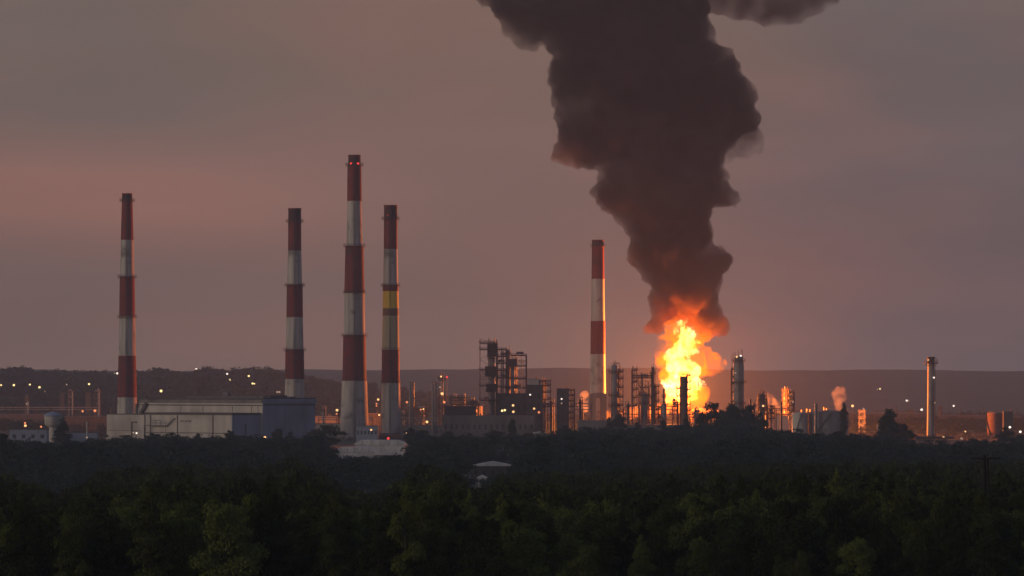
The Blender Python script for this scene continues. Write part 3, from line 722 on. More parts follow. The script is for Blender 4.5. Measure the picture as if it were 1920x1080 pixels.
frame(1440, 1452, 3585, 760, (766, 774, 784), 5, 'low frame standing in the orange steam', inner=4, t=0.3, clutter=0.7)
frame(752, 764, 3500, 772, (778, 786), 5, 'low dim frame left of the first pair of slim stacks', inner=4, t=0.3, clutter=0.7, mat='steel')
frame(876, 896, 3480, 752, (757, 766, 776), 6, 'dim steel frame at the left foot of the tallest frame tower', inner=5, t=0.3, clutter=0.8, mat='steel')
column(884, 3470, 748, 4.5, (755,), (), 'slim vessel in the dim frame left of the tallest frame tower', 'shell', True, 'process columns', 1, 1, 0.8)
pipe_rack(752, 900, 3400, (784, 788), 'long low pipe rack left of the frame towers')
pipe_rack(596, 700, 3500, (783, 787), 'low pipe rack seen between the hall and the largest chimneys')
column(606, 3600, 764, 4, (770,), (), 'small dim vessel beside the hazy tree right of the second chimney', 'shell', True, 'process columns', 1, 1, 0.8)
frame(636, 646, 3620, 768, (772, 780), 5, 'small dim frame just left of the tallest chimney', inner=3, t=0.3, clutter=0.8)
for i, (x, y) in enumerate(((1640, 764), (1680, 760), (1735, 757), (1800, 766), (1842, 760), (1905, 766))):
    slim(x, 4150, y, 2.0, 'hazy thin mast %s' % ('above the dark poplars', 'just right of the tallest poplar', 'just left of the lone stack', 'between the lone stack and the far right tank', 'just left of the far right tank', 'at the right edge of the picture')[i], 'steel', False)
for i, (x, y) in enumerate(((18, 762), (72, 760), (100, 764), (150, 762), (208, 763))):
    slim(x, 4150, y, 2.0, 'dim thin mast %s' % ('at the left edge above the pipe rack', 'right of the far left thin tower', 'above the domed tank', 'between two orange edged towers', 'just left of the leftmost chimney')[i], 'steel', False)
# tall lone tower at the right
T = empty('lone_tower', base_at(1745.5, 3190), 'tall lone stack with a railed basket head, lit orange on its left edge', 'stack'); k = 3190/F
T.location.z = 0
zt = PZ(682, 3190)
MB().lathe([(7.8*k, 0), (7.2*k, 12), (6.1*k, zt)], n=28).build('shaft', M['shell'], T)
MB().lathe([(6.9*k, zt+0.4), (6.9*k, PZ(671, 3190)), (7.4*k, PZ(670.9, 3190)), (7.4*k, PZ(669, 3190))], n=24).build('head_drum', M['rust'], T)
platform_ring(T, 6.7*k, zt, 2.4, M['rust'], posts=14, th=0.7)
m = MB(); xx = 11.5*k
m.tube((xx, 0, zt+0.7), (xx, 0, PZ(672, 3190)), 0.2, n=6); m.tube((9*k, 0.5, zt+0.7), (9*k, 0.5, PZ(670, 3190)), 0.18, n=6); m.build('mast', M['steel'], T)
ladder(T, 2.6, -2.4, 2, zt-1, 0.9)
m = MB(); m.tube((5.6*k, -1.6, 2), (5.6*k, -1.2, zt), 0.28, n=8); m.build('riser_pipe', M['pipe'], T)
q = MB(); q.lathe([(0.05, -0.6), (0.6, -0.3), (0.6, 0.3), (0.05, 0.6)], (5*k, -2.9, PZ(708, 3190)), 10); q.build('floodlight', M['lampwhite'], T)
q = MB(); q.lathe([(0.05, -0.4), (0.4, -0.2), (0.4, 0.2), (0.05, 0.4)], (-5.5*k, -2.2, PZ(675, 3190)), 10); q.build('floodlight', M['lampwarm'], T)
tank(1868, 3735, 775, 34, 'tall tank at the far right with a bright orange left edge', 'rust', stair=-1)
building(1882, 1899, 3600, 772, 8, 'dark lift tower against the right side of the far right tank', 'darkwall', vents=1)
building(1715, 1790, 3200, 819, 10, 'low shed hidden behind bushes at the foot of the lone stack', 'darkwall', vents=1)
building(1595, 1742, 4300, 776, 20, 'long hazy factory roof between the grey tank and the lone stack', 'darkwall', wins=[(1, 18, 0.3, 0.7, 0.4)], vents=5, pitch=2.0)
building(1700, 1714, 4400, 769, 12, 'small hazy block on the long factory roof line', 'darkwall')
slim(1762, 4200, 762, 9, 'short fat hazy chimney right of the lone stack', 'darkwall', False)
building(1768, 1850, 4250, 779, 20, 'low hazy factory building between the lone stack and the far right tank', 'darkwall', wins=[(1, 12, 0.3, 0.7, 0.4)], vents=4)
building(1900, 1960, 4300, 781, 20, 'low hazy building at the right edge of the picture', 'darkwall')
frame(1611, 1621, 3900, 768, (772, 784, 796), 5, 'thin pinkish frame mast right of the grey tank', inner=1, t=0.3, mat='pipe')
building(1645, 1649, 2900, 796, 3, 'narrow pale post house left of the dark poplars', 'facade', vents=0)
# left background refinery
frame(46, 54, 4200, 745, (748, 757, 768), 6, 'far left thin tower with a glowing right edge', inner=2, mat='rust')
slim(53, 4190, 752, 3.0, 'orange lit pipe on the far left thin tower', 'pipe', False)
frame(128, 137, 4200, 731, (735, 747, 758), 6, 'orange edged tower above the pale domed tank', inner=2, clutter=0.5)
slim(136, 4190, 733, 2.4, 'orange lit pipe above the pale domed tank', 'pipe', False)
frame(177, 188, 4200, 731, (736, 748, 760), 6, 'orange edged lattice tower left of the leftmost chimney', inner=3, clutter=0.5)
slim(186, 4190, 732, 2.4, 'orange lit pipe on the lattice tower left of the leftmost chimney', 'pipe', False)
building(112, 120, 4300, 738, 8, 'dim square tower behind the domed tank', 'darkwall', vents=0)
building(160, 170, 4300, 737, 8, 'dim square tower left of the lattice tower', 'darkwall', vents=0)
pipe_rack(-10, 182, 4100, (764, 768), 'long dim pipe rack across the far left of the plant', support=9)
building(-20, 110, 4000, 777, 20, 'dim factory range behind the domed tank at far left', 'darkwall', wins=[(1, 16, 0.3, 0.7, 0.4)], vents=4)
building(120, 240, 3900, 782, 20, 'dim factory range between the conifer and the pale hall', 'darkwall', wins=[(1, 14, 0.3, 0.7, 0.4)], vents=4)
building(590, 645, 3900, 781, 20, 'dim pinkish factory range between the hall and the tallest chimney', 'concrete', wins=[(1, 8, 0.3, 0.7, 0.4)], vents=3)
building(690, 720, 3900, 776, 16, 'dim factory block seen between the two largest chimneys', 'darkwall', vents=3)
frame(783, 800, 3700, 764, (768, 776, 784), 6, 'small firelit frame between the two pairs of slim stacks', inner=3, mat='rust', clutter=0.8)
# domed tank on shaft
T = empty('domed_tank', base_at(99, 2950), 'pale domed tank tower beside the dark conifer at left', 'tank'); k = 2950/F
MB().lathe([(7*k, 0), (7*k, PZ(801, 2950))], n=24).build('shaft', M['tank'], T)
MB().lathe([(7.2*k, PZ(801, 2950)), (15*k, PZ(796, 2950)), (16*k, PZ(781, 2950))], n=36).build('bowl', M['tank'], T)
MB().lathe([(17*k, PZ(781, 2950)+0.01), (17*k, PZ(779, 2950)), (12*k, PZ(775, 2950)), (3*k, PZ(772, 2950)), (0.1, PZ(771.5, 2950))], n=36).build('dome', M['facade2'], T)
building(18, 88, 2880, 806, 12, 'low blue grey shed with dark windows at the far left', 'facade2', 'darkwall', wins=[(1, 4, 0.3, 0.75, 0.35)])
building(120, 182, 2900, 812, 10, 'low dim shed right of the conifer', 'facade2', 'darkwall')
slim(163, 2850, 789, 2.2, 'thin pale mast between the conifer and the pale hall', 'tank', False)
building(82, 142, 2520, 836, 18, 'plain purple grey roofed shed half hidden below the conifer', 'darkwall', 'roofgrey', pitch=1.2)
building(14, 32, 2300, 838, 8, 'tiny pale hut among the trees at far left', 'facade', 'roofwhite', pitch=1.0)
# small mast tower among the near trees at left
T = empty('cell_mast', base_at(96, 1650), 'small pale mast tower among dark trees at the lower left', 'mast'); k = 1650/F; T.location.z = 0
zt = PZ(886, 1650)
m = MB()
for sx in (-1, 1):
    for sy in (-1, 1): m.bar((sx*1.1, sy*1.1, 0), (sx*1.0, sy*1.0, zt), 0.2)
for i in range(6):
    z = zt*i/6; m.bar((-1.1, -1.1, z), (1.1, -1.1, z+zt/6), 0.12); m.bar((1.1, -1.1, z), (-1.1, -1.1, z+zt/6), 0.12)
m.build('lattice', M['shell'], T)
MB().box2(-1.3, 1.3, -1.3, 1.3, PZ(901, 1650), PZ(895, 1650)).build('cabinet', M['tank'], T)
MB().tube((0.9, 0, zt), (0.9, 0, PZ(876, 1650)), 0.12, n=6).build('antenna', M['tank'], T)
building(20, 48, 2450, 833, 8, 'small house with a pale gable at far left among trees', 'facade', 'roofgrey', cat='house', pitch=1.6, name='house', wins=[(1, 3, 0.3, 0.7, 0.3)])
building(150, 196, 2440, 838, 9, 'low long shed with a dull roof below the hall annex', 'concrete', 'roofgrey', pitch=1.0, wins=[(1, 6, 0.3, 0.7, 0.3)])
building(1450, 1500, 2250, 846, 9, 'low roof barely showing among trees right of the fire', 'darkwall', 'roofgrey', pitch=1.2)
building(560, 592, 2350, 842, 8, 'small grey roofed hut below the end of the hall', 'concrete', 'roofgrey', cat='hut', pitch=1.2, name='hut')
building(884, 964, 1790, 874, 9, 'house with a bright white roof among the dark trees', 'darkwall', 'roofwhite', cat='house', pitch=1.9, name='house', wins=[(1, 5, 0.4, 0.8, 0.3)], vents=1)
building(896, 912, 1600, 897, 6, 'small pale gabled hut partly behind near trees, below the white roof', 'tank', 'roofwhite', cat='hut', pitch=1.2, name='hut', vents=0)
building(928, 1022, 2150, 845, 9, 'long dull grey roofed shed above the white roofed house', 'concrete', 'roofgrey', pitch=1.4, wins=[(1, 8, 0.4, 0.8, 0.3)])
building(1000, 1024, 2950, 812, 8, 'pale shed corner showing left of the dark round trees', 'tank', 'roofwhite', pitch=1.0)
building(497, 528, 2700, 822, 8, 'tiny pale hut at the foot of the hall corner', 'tank', 'roofwhite', pitch=0.8)
building(1759, 1765, 2300, 836, 3, 'narrow white pillar box among bushes below the lone stack', 'facade', 'roofgrey', vents=0)

# ------------------------------------------------------------------ wooden power pole in the foreground
D = 570.0
T = empty('power_pole', (PX(1847, D), D, ground_z(PX(1847, D), D)), 'dark braced power pole with one crossarm at the right, in the near trees', 'power pole'); z0 = T.location.z
zt = PZ(853, D)-z0
m = MB(); m.tube((-0.16, 0, 0), (-0.10, 0, zt), 0.26, 0.2, n=8); m.tube((0.42, 0, 0), (0.34, 0, zt-0.5), 0.2, 0.16, n=8); m.build('post', M['wood'], T)
m = MB(); m.bar((-1.75, -0.15, zt-0.45), (1.95, -0.15, zt-0.45), 0.22); m.build('crossarm', M['wood'], T)
for x in (-1.6, -0.55, 0.7, 1.8): MB().lathe([(0.05, 0), (0.09, 0.05), (0.05, 0.12), (0.09, 0.17), (0.03, 0.25)], (x, -0.15, zt-0.38), 8).build('insulator', M['glass'], T)
m = MB(); m.tube((0.1, 0, zt-2.0), (2.6, 0, 0), 0.12, n=6); m.build('brace', M['wood'], T)
m = MB(); m.tube((-0.1, 0, zt-2.0), (-2.4, 0, 0), 0.12, n=6); m.build('brace', M['wood'], T)
m = MB(); m.bar((-0.5, -0.1, zt-2.6), (0.5, -0.1, zt-2.6), 0.1); m.bar((-0.7, 0, zt-5), (0.8, 0, zt-5), 0.1); m.bar((0.1, 0, zt-10.6), (0.9, 0, zt-11.0), 0.1); m.build('tie_bar', M['wood'], T)

# ------------------------------------------------------------------ lamps
LAMPH = {'y': 'lampyellow', 'w': 'lampwarm', 'o': 'lamporange', 'r': 'lampred', 'c': 'lampwhite', 'd': 'lampdim'}
def lamp(px, py, c, size, label, group, D=None, h=13.0):
    if D: D = DD(D)
    if D is None:
        D = 2300.0
        while D < 8800 and ground_z(PX(px, D), D)+h < PZ(py, D)-0.2: D += 15.0
        if py > HORIZ and D >= 8800: D = 4500
        if D < 2400: D = 2400
    if D > 8800: D = 5200
    x = PX(px, D); g = ground_z(x, D); z = PZ(py, D); T = empty('street_lamp', (x, D, g), label, 'lamp', group)
    k = D/F; r = size*k*0.5
    MB().tube((0, 0.25, -0.3), (0, 0.25, z-g-r*0.6), 0.16, 0.11, n=6).build('pole', M['steel'], T)
    m = MB(); m.bar((0, 0.25, z-g+r*0.9), (0, -r, z-g+r*1.0), r*1.2, 0.12); m.bar((0, 0.25, z-g-r*0.7), (0, 0.25, z-g+r*0.9), 0.14); m.build('lamp_hood', M['steel'], T)
    MB().lathe([(0.02, -r), (r*0.75, -r*0.6), (r, 0), (r*0.75, r*0.6), (0.02, r*0.85)], (0, -r*0.2, z-g), 12).build('lamp_head', M[LAMPH[c]], T)
LR = 'lamps on the wooded ridge'; LP = 'lamps in the plant'
for px, py, c, s, lab in [
 (2,722,'y',3.6,'yellow lamp at the very left edge of the wooded ridge'),(26,722,'y',4.6,'bright yellow lamp, second from left on the ridge'),(56,721,'y',3.6,'pale yellow lamp, third from left on the ridge'),
 (74,726,'y',4.6,'bright yellow lamp, fourth and lowest of the left ridge row'),(84,734,'d',2.2,'tiny dim lamp below the left ridge row'),(125,721,'d',3.0,'faint lamp alone above the orange edged tower'),
 (167,720,'y',4.0,'yellow lamp above the lattice tower left of the leftmost chimney'),(220,700,'c',4.4,'white lamp touching the left side of the leftmost chimney'),(215,700,'d',2.4,'dim lamp just left of the white lamp at the leftmost chimney'),
 (302,733,'y',5.6,'large yellow lamp above the roof of the pale hall'),(368,692,'c',4.2,'white lamp on the skyline above the pale hall'),(359.5,710,'y',3.6,'left lamp of a close yellow pair on the ridge'),
 (365.5,710,'y',3.6,'right lamp of a close yellow pair on the ridge'),(426,701,'c',4.0,'upper lamp of a stepped pair above the hall'),(431,712,'y',4.4,'lower lamp of a stepped pair above the hall'),
 (466.5,705,'y',4.0,'upper yellow lamp near the right end of the hall'),(473.5,719,'y',4.0,'left of two touching yellow lamps near the right end of the hall'),(477,719.5,'y',3.0,'right of two touching yellow lamps near the right end of the hall'),
 (520,735,'d',4.0,'left of two pinkish lamps beside the second chimney'),(524,735,'d',4.0,'right of two pinkish lamps beside the second chimney'),
 (1592,692,'d',2.0,'very faint lamp on the far right slope'),(1617,699,'d',2.2,'faint lamp on the hazy slope left of the lone stack'),(1650,729,'y',3.4,'greenish yellow lamp on the slope above the dark poplars'),(1645,730,'d',2.4,'faint lamp beside the greenish yellow one above the poplars'),
 (1700,751,'c',4.0,'white lamp left of the lone stack'),(1704,751,'d',2.4,'faint lamp right beside the white lamp left of the lone stack'),(1728,768,'c',5.0,'bright white double lamp near the lone stack'),(1788,761,'c',4.0,'white lamp right of the lone stack'),(930,719,'o',2.4,'small red lamp on the frame tower side')]:
    lamp(px, py, c, s, lab, LR)
for px, py, c, s, D, lab in [
 (632,769,'w',5.0,3500,'orange lamp between the hall and the tallest chimney'),(631,776,'o',3.0,3480,'reddish lamp just below the orange one beside the tallest chimney'),(613.5,811,'w',5.0,2700,'orange lamp in front of the round dark tree'),(620,809,'d',3,2720,'faint lamp right of the orange one by the round dark tree'),
 (496.5,820,'w',5.0,2720,'warm lamp at the foot of the hall corner'),(709,749,'w',4.4,3600,'upper lamp of three between the two largest chimneys'),(706,757,'o',3.4,3560,'middle reddish lamp of three between the two largest chimneys'),
 (706,761,'o',3.0,3540,'small red lamp under the middle one between the largest chimneys'),(711,778,'w',3.8,3400,'lowest lamp of three between the two largest chimneys'),(696,806,'w',3.8,2800,'small orange lamp on the shed between the largest chimneys'),
 (762,812,'w',4.8,2800,'warm lamp right of the yellow banded chimney foot'),(728,822,'r',5.0,2600,'red lamp at the foot of the yellow banded chimney'),(178,770,'o',5.6,3600,'strong orange red lamp left of the leftmost chimney'),
 (155,771,'o',4.4,3600,'orange lamp left of the strong orange red one'),(50,757,'d',3,4000,'faint pink lamp on the far left thin tower'),(47.5,798,'w',5.0,2960,'orange lamp low beside the domed tank'),(47,793,'o',4.0,2980,'red lamp just above the orange one beside the domed tank'),
 (77,800,'o',4.0,2990,'dull red lamp at the left rim of the domed tank'),(256,812,'c',3.6,2800,'white lamp behind bushes at the foot of the pale hall'),(250,811,'d',3.4,2800,'faint lamp left of the white lamp at the pale hall'),(163,820,'d',3.4,2800,'faint pink lamp at the foot of the pale mast'),
 (838,707,'r',4.0,3330,'red lamp on the right of the lamp basket'),(827,706,'w',3.6,3330,'pale lamp on the left of the lamp basket'),(829,738,'w',5.6,3330,'round white lamp half way up the mast tower'),(825,726,'d',3.4,3330,'dim lamp above the round white one on the mast tower'),
 (833,754,'o',5.0,3330,'pinkish red lamp low on the mast tower'),(763,754,'o',4.4,3090,'pinkish lamp left of the first pair of slim stacks'),(794,767,'w',3.0,3650,'small orange lamp on the firelit frame'),(789,768,'o',3.6,3650,'left orange lamp on the firelit frame'),
 (800.5,791,'w',5.2,3060,'bright cream lamp between the two pairs of slim stacks'),(941.5,770,'y',4.6,3140,'left cream lamp of a close pair on the dark plant rooms'),(946.5,769,'y',4.4,3140,'right cream lamp of a close pair on the dark plant rooms'),
 (962,760,'w',4.6,3140,'upper orange lamp of a vertical pair on the dark plant rooms'),(962.5,772,'w',4.6,3140,'lower orange lamp of a vertical pair on the dark plant rooms'),(994,740,'c',3.6,3370,'white lamp on the square tower block'),(1001.5,766,'w',4.0,3370,'orange lamp low on the square tower block'),
 (1010.5,773,'o',4.6,3370,'reddish lamp right of the orange one on the square tower block'),(1053,748,'c',3.4,3380,'white lamp on the dark slab tower'),(1053,756,'d',3.0,3380,'dim lamp below the white one on the dark slab tower'),
 (1381.5,669,'w',3.8,3525,'left lamp on the head of the broad column'),(1389,667,'c',4.0,3525,'right brighter lamp on the head of the broad column'),(1386,706.5,'w',3.4,3525,'small lamp a third of the way down the broad column'),(1379,699,'d',3.2,3525,'faint lamp left on the upper broad column'),
 (1386.5,725,'w',4.4,3525,'lamp half way down the broad column'),(1387.5,746.5,'w',4.8,3525,'lowest lamp on the broad column'),(1431,761,'w',4.2,3540,'lamp on the low dark cluttered tower'),
 (1598.5,761,'w',5.2,3500,'orange lamp right of the pink steam'),(1617,798,'o',4.0,3500,'pinkish lamp low right of the grey tank'),(1487,754,'d',3.2,3580,'faint lamp on the dark frame tower'),(1619,766,'d',3.6,3900,'dim pink lamp on top of the pinkish frame mast'),
 (1769,819,'w',3.8,3100,'warm lamp at ground level right of the lone stack'),(1803,822,'d',5.2,3050,'dim round lamp at ground level further right of the lone stack'),(1810,809,'w',3.0,3300,'small warm lamp between the lone stack and the far right tank'),
 (1893.5,801,'c',5.0,3400,'bright white lamp in front of the far right tank'),(1913,809.5,'c',5.0,3300,'bright white lamp near the right edge of the picture'),(1753,755,'d',2.6,3080,'faint lamp on the right side of the lone stack'),(1828,849,'d',4.6,2250,'dim grey lamp among bushes at the right')]:
    lamp(px, py, c, s, lab, LP, D)
# ------------------------------------------------------------------ trees
def leaf_cloud(lobes, n, size, r, up=0.35):
    """n leaf-clump quads scattered on and inside ellipsoid lobes (x,y,z,rx,rz)"""
    L = np.array(lobes); w = (L[:, 3]**2); w = w/w.sum()
    idx = r.choice(len(L), n, p=w); d = r.normal(size=(n, 3)); d /= np.linalg.norm(d, axis=1)[:, None]
    low = d[:, 2] < -0.35; d[low, 2] *= -0.6
    rad = 0.62+0.42*r.random(n)**0.6
    P_ = L[idx, :3]+d*rad[:, None]*np.stack([L[idx, 3], L[idx, 3], L[idx, 4]], 1)
    P_ += r.normal(scale=size*0.35, size=(n, 3))
    nrm = d+r.normal(scale=0.6, size=(n, 3)); nrm[:, 2] += up; nrm /= np.linalg.norm(nrm, axis=1)[:, None]
    a = np.cross(nrm, r.normal(size=(n, 3))); a /= np.linalg.norm(a, axis=1)[:, None]; b = np.cross(nrm, a)
    s = size*(0.55+0.9*r.random(n))[:, None]
    t = (0.55+0.5*r.random(n))[:, None]
    v = np.stack([P_-a*s*0.5, P_-b*s*t*0.42+a*s*0.08, P_+a*s*0.55, P_+b*s*t*0.45-a*s*0.05], 1).reshape(-1, 3)
    f = np.arange(n*4).reshape(n, 4)
    return v, f
def broad_lobes(r, wide=0.36, n=11):
    """unit tree, height 1"""
    out = [(0, 0, 0.60, wide*0.60, 0.26), (0, 0, 0.30, wide*0.75, 0.16)]
    for i in range(n):
        a = r.random()*2*math.pi; q = wide*(0.35+0.6*r.random()); z = 0.20+0.66*r.random()
        k = 1-max(0, (z-0.6))*1.5
        out.append((q*k*math.cos(a), q*k*math.sin(a), z, wide*(0.24+0.2*r.random()), 0.07+0.08*r.random()))
    for i in range(4):
        a = r.random()*2*math.pi; q = wide*0.3*r.random(); out.append((q*math.cos(a), q*math.sin(a), 0.86+0.06*r.random(), wide*0.2, 0.07))
    return out
def conifer_lobes(r):
    out = []
    for i in range(15):
        z = 0.12+0.85*i/15; w = 0.23*(1-z)+0.015; k = 3 if z < 0.75 else 1
        for j in range(k): a = r.random()*6.28; out.append((w*0.55*math.cos(a), w*0.55*math.sin(a), z, w*0.62, 0.045))
    return out
def poplar_lobes(r):
    out = []
    for i in range(16):
        z = 0.10+0.86*i/16; w = 0.11*min(1, (1.08-z)*2.6)*min(1, z*4); a = r.random()*6.28
        out.append((w*0.3*math.cos(a), w*0.3*math.sin(a), z, w*(0.75+0.4*r.random()), 0.07))
    return out
def trunk_mesh(lobes, r, k=5):
    m = MB(); m.tube((0, 0, -0.02), (0.01, 0, 0.35), 0.022, 0.016, n=7); m.tube((0.01, 0, 0.35), (0, 0.01, 0.80), 0.016, 0.005, n=6)
    for L in lobes[1:k+1]:
        z0 = 0.2+0.25*r.random(); m.tube((0.005, 0, z0), (L[0]*0.9, L[1]*0.9, L[2]), 0.010, 0.003, n=5)
    return m
KINDS = {}
def make_kind(key, lobes, nleaf, size, mat, seed, trunkk=5):
    r = np.random.default_rng(seed); v, f = leaf_cloud(lobes, nleaf, size, r)
    KINDS[key] = (v, f, trunk_mesh(lobes, r, trunkk), mat)
protos = {}
def tree(kind, x, y, h, w=None, label='', group=None, name='broadleaf_tree', rz=None, z=None):
    """thing > trunk, crown; later ones are copies sharing the first one's meshes"""
    g = ground_z(x, y) if z is None else z
    if kind not in protos:
        v, f, tm, mat = KINDS[kind]
        T = empty(name, (x, y, g)); c = mesh_np('crown', v, f, M[mat], T); b = tm.build('trunk', M['bark'], T)
        protos[kind] = (T, c, b)
    else:
        T0, c0, b0 = protos[kind]; T = T0.copy(); T.name = name; COL.objects.link(T)
        c = c0.copy(); c.parent = T; COL.objects.link(c); b = b0.copy(); b.parent = T; COL.objects.link(b)
    T.location = (x, y, g-0.1); T.rotation_euler = (0, 0, random.uniform(0, 6.28) if rz is None else rz)
    T.scale = ((w or h), (w or h), h)
    for k_ in ("label", "group"):
        if k_ in T: del T[k_]
    tag(T, label, 'tree', group); return T
rk = np.random.default_rng(21)
for i in range(7): make_kind('near%d' % i, broad_lobes(rk, 0.34+0.05*(i % 3), 12+i), 9000, 0.030, 'leaf', 30+i)
def birch_lobes(r):
    out = []
    for i in range(18):
        z = 0.12+0.84*i/18; w = 0.24*min(1, (1.06-z)*1.9)*min(1, z*3); a = r.random()*6.28; q = w*(0.3+0.5*r.random())
        out.append((q*math.cos(a), q*math.sin(a), z, w*(0.45+0.35*r.random()), 0.06))
    return out
for i in range(3): make_kind('birch%d' % i, birch_lobes(rk), 7000, 0.027, 'leaf', 40+i)
for i in range(4): make_kind('mid%d' % i, broad_lobes(rk, 0.40+0.05*(i % 2), 10+i), 2600, 0.065, 'leafdark', 50+i)
for i in range(2): make_kind('con%d' % i, conifer_lobes(rk), 2600, 0.05, 'leafdark', 70+i, 0)
for i in range(2): make_kind('pop%d' % i, poplar_lobes(rk), 2400, 0.045, 'leafdark', 80+i, 0)

# near canopy top row per column of the photograph, as heights of the trees at the far edge of the near wood
def near_ok(px, D):
    """how far back the near wood reaches in each direction"""
    pts = [(-200, 1250), (0, 1250), (60, 1180), (110, 1080), (165, 1300), (250, 1430), (400, 1430), (540, 1400), (620, 1250), (660, 1130), (730, 1120), (770, 1380), (830, 1430), (880, 1250), (930, 1380), (1000, 1450), (1300, 1480), (1600, 1500), (2100, 1500)]
    for (a, da), (b, db) in zip(pts[:-1], pts[1:]):
        if a <= px <= b: return D < da+(db-da)*(px-a)/(b-a)
    return True
def interp(pts, x):
    for (a, u), (b, w) in zip(pts[:-1], pts[1:]):
        if a <= x <= b: return u+(w-u)*(x-a)/(b-a)
    return pts[0][1] if x < pts[0][0] else pts[-1][1]
# skyline of the near wood and of the valley trees (px, row)
NEARSIL = [(0,885),(60,895),(105,928),(150,905),(170,882),(250,872),(300,866),(370,862),(400,880),(450,870),(500,868),(540,852),(556,846),(575,868),(620,890),(650,915),(720,922),(745,900),(770,864),(790,860),(830,872),(860,884),(880,912),(925,912),(935,885),(1000,880),(1100,884),(1200,878),(1300,868),(1400,866),(1500,864),(1600,862),(1650,856),(1700,862),(1800,864),(1870,860),(1920,862)]
SIL = [(0,822),(100,828),(180,822),(300,817),(500,819),(600,814),(630,852),(765,852),(775,814),(900,817),(960,814),(1030,810),(1080,804),(1150,800),(1290,800),(1330,778),(1400,776),(1440,802),(1500,810),(1600,814),(1650,817),(1720,828),(1920,824)]
rt = random.Random(5); spots = []
D = 500.0
while D < 1500:
    step = 6.6 if D < 800 else 7.8
    half = 0.1143*D+10; x = -half+rt.uniform(0, step)
    while x < half:
        xx = x+rt.uniform(-3, 3); yy = D+rt.uniform(-3.2, 3.2); px = 960+xx*F/yy
        if near_ok(px, yy): spots.append((xx, yy))
        x += step*rt.uniform(0.85, 1.2)
    D += step*0.92
spots.sort(key=lambda s: s[1])
NEAR = 290
stuffv, stufff, off = [], [], 0
def clump_height(x, y): return 1.0+0.5*mnoise.noise(Vector((x/42.0, y/55.0, 1.7)))+0.12*mnoise.noise(Vector((x/13.0, y/15.0, 4.2)))
lite = []
for i in range(8):
    lob = broad_lobes(rk, 0.34+0.04*(i % 3), 9+i); lite.append(leaf_cloud(lob, 520, 0.07, np.random.default_rng(100+i)))
for i in range(2): lite.append(leaf_cloud(poplar_lobes(rk), 520, 0.05, np.random.default_rng(120+i)))
for i in range(2): lite.append(leaf_cloud(birch_lobes(rk), 520, 0.06, np.random.default_rng(126+i)))
lite2 = []
for i in range(8):
    lob = broad_lobes(rk, 0.42+0.05*(i % 3), 9); lite2.append(leaf_cloud(lob, 720, 0.058, np.random.default_rng(140+i)))
lite2.append(leaf_cloud(conifer_lobes(rk), 300, 0.08, np.random.default_rng(150)))
for i in range(2): lite2.append(leaf_cloud(birch_lobes(rk), 480, 0.055, np.random.default_rng(151+i)))
def put(lst, v, f, x, y, z, h, w, a):
    c, s = math.cos(a), math.sin(a); q = np.empty_like(v)
    q[:, 0] = (v[:, 0]*c-v[:, 1]*s)*w+x; q[:, 1] = (v[:, 0]*s+v[:, 1]*c)*w+y; q[:, 2] = v[:, 2]*h+z
    n = lst[2]; lst[0].append(q); lst[1].append(f+n); lst[2] = n+len(v)
near_stuff = [[], [], 0]
for i, (x, y) in enumerate(spots):
    h = 12.6*clump_height(x, y)*rt.uniform(0.85, 1.15)
    if rt.random() < 0.07: h *= 1.25
    px = 960+x*F/y
    cap = PZ(interp(NEARSIL, px)+rt.uniform(-2, 12)+(9*mnoise.noise(Vector((px/16.0, y/50.0, 0)))), y)-ground_z(x, y)
    if h > cap: h = max(cap, 3.5)
    elif y > 1080: h = h+(min(cap, 21)-h)*rt.uniform(0.25, 1.0)
    
    if y < 950: h *= 0.80+0.20*max(0, (y-560)/390.0)
    w = min(h, 13)*rt.uniform(0.62, 0.95)
    if i < NEAR:
        zone = ('at the far left', 'left of the centre', 'near the centre', 'right of the centre', 'around the power pole at the right')[max(0, min(4, int(px/384)))]
        rowt = 'in the front row' if y < 545 else ('in the second rows' if y < 600 else 'in the third rows')
        if rt.random() < 0.68: tree('near%d' % rt.randrange(7), x, y, h, w, 'round crowned dark tree %s, %s' % (rowt, zone), 'round crowned trees of the nearest rows')
        else: tree('birch%d' % rt.randrange(3), x, y, h*1.18, w*0.95, 'slim pointed green tree %s, %s' % (rowt, zone), 'slim trees of the nearest rows', 'birch_tree')
    else:
        v, f = lite[rt.randrange(8) if rt.random() < 0.72 else 8+rt.randrange(4)]; put(near_stuff, v, f, x, y, ground_z(x, y), h, w, rt.uniform(0, 6.28))
o = mesh_np('woodland', np.concatenate(near_stuff[0]), np.concatenate(near_stuff[1]), M['leaffield']); tag(o, 'dense dark green wood continuing behind the nearest trees', 'woodland', kind='stuff')
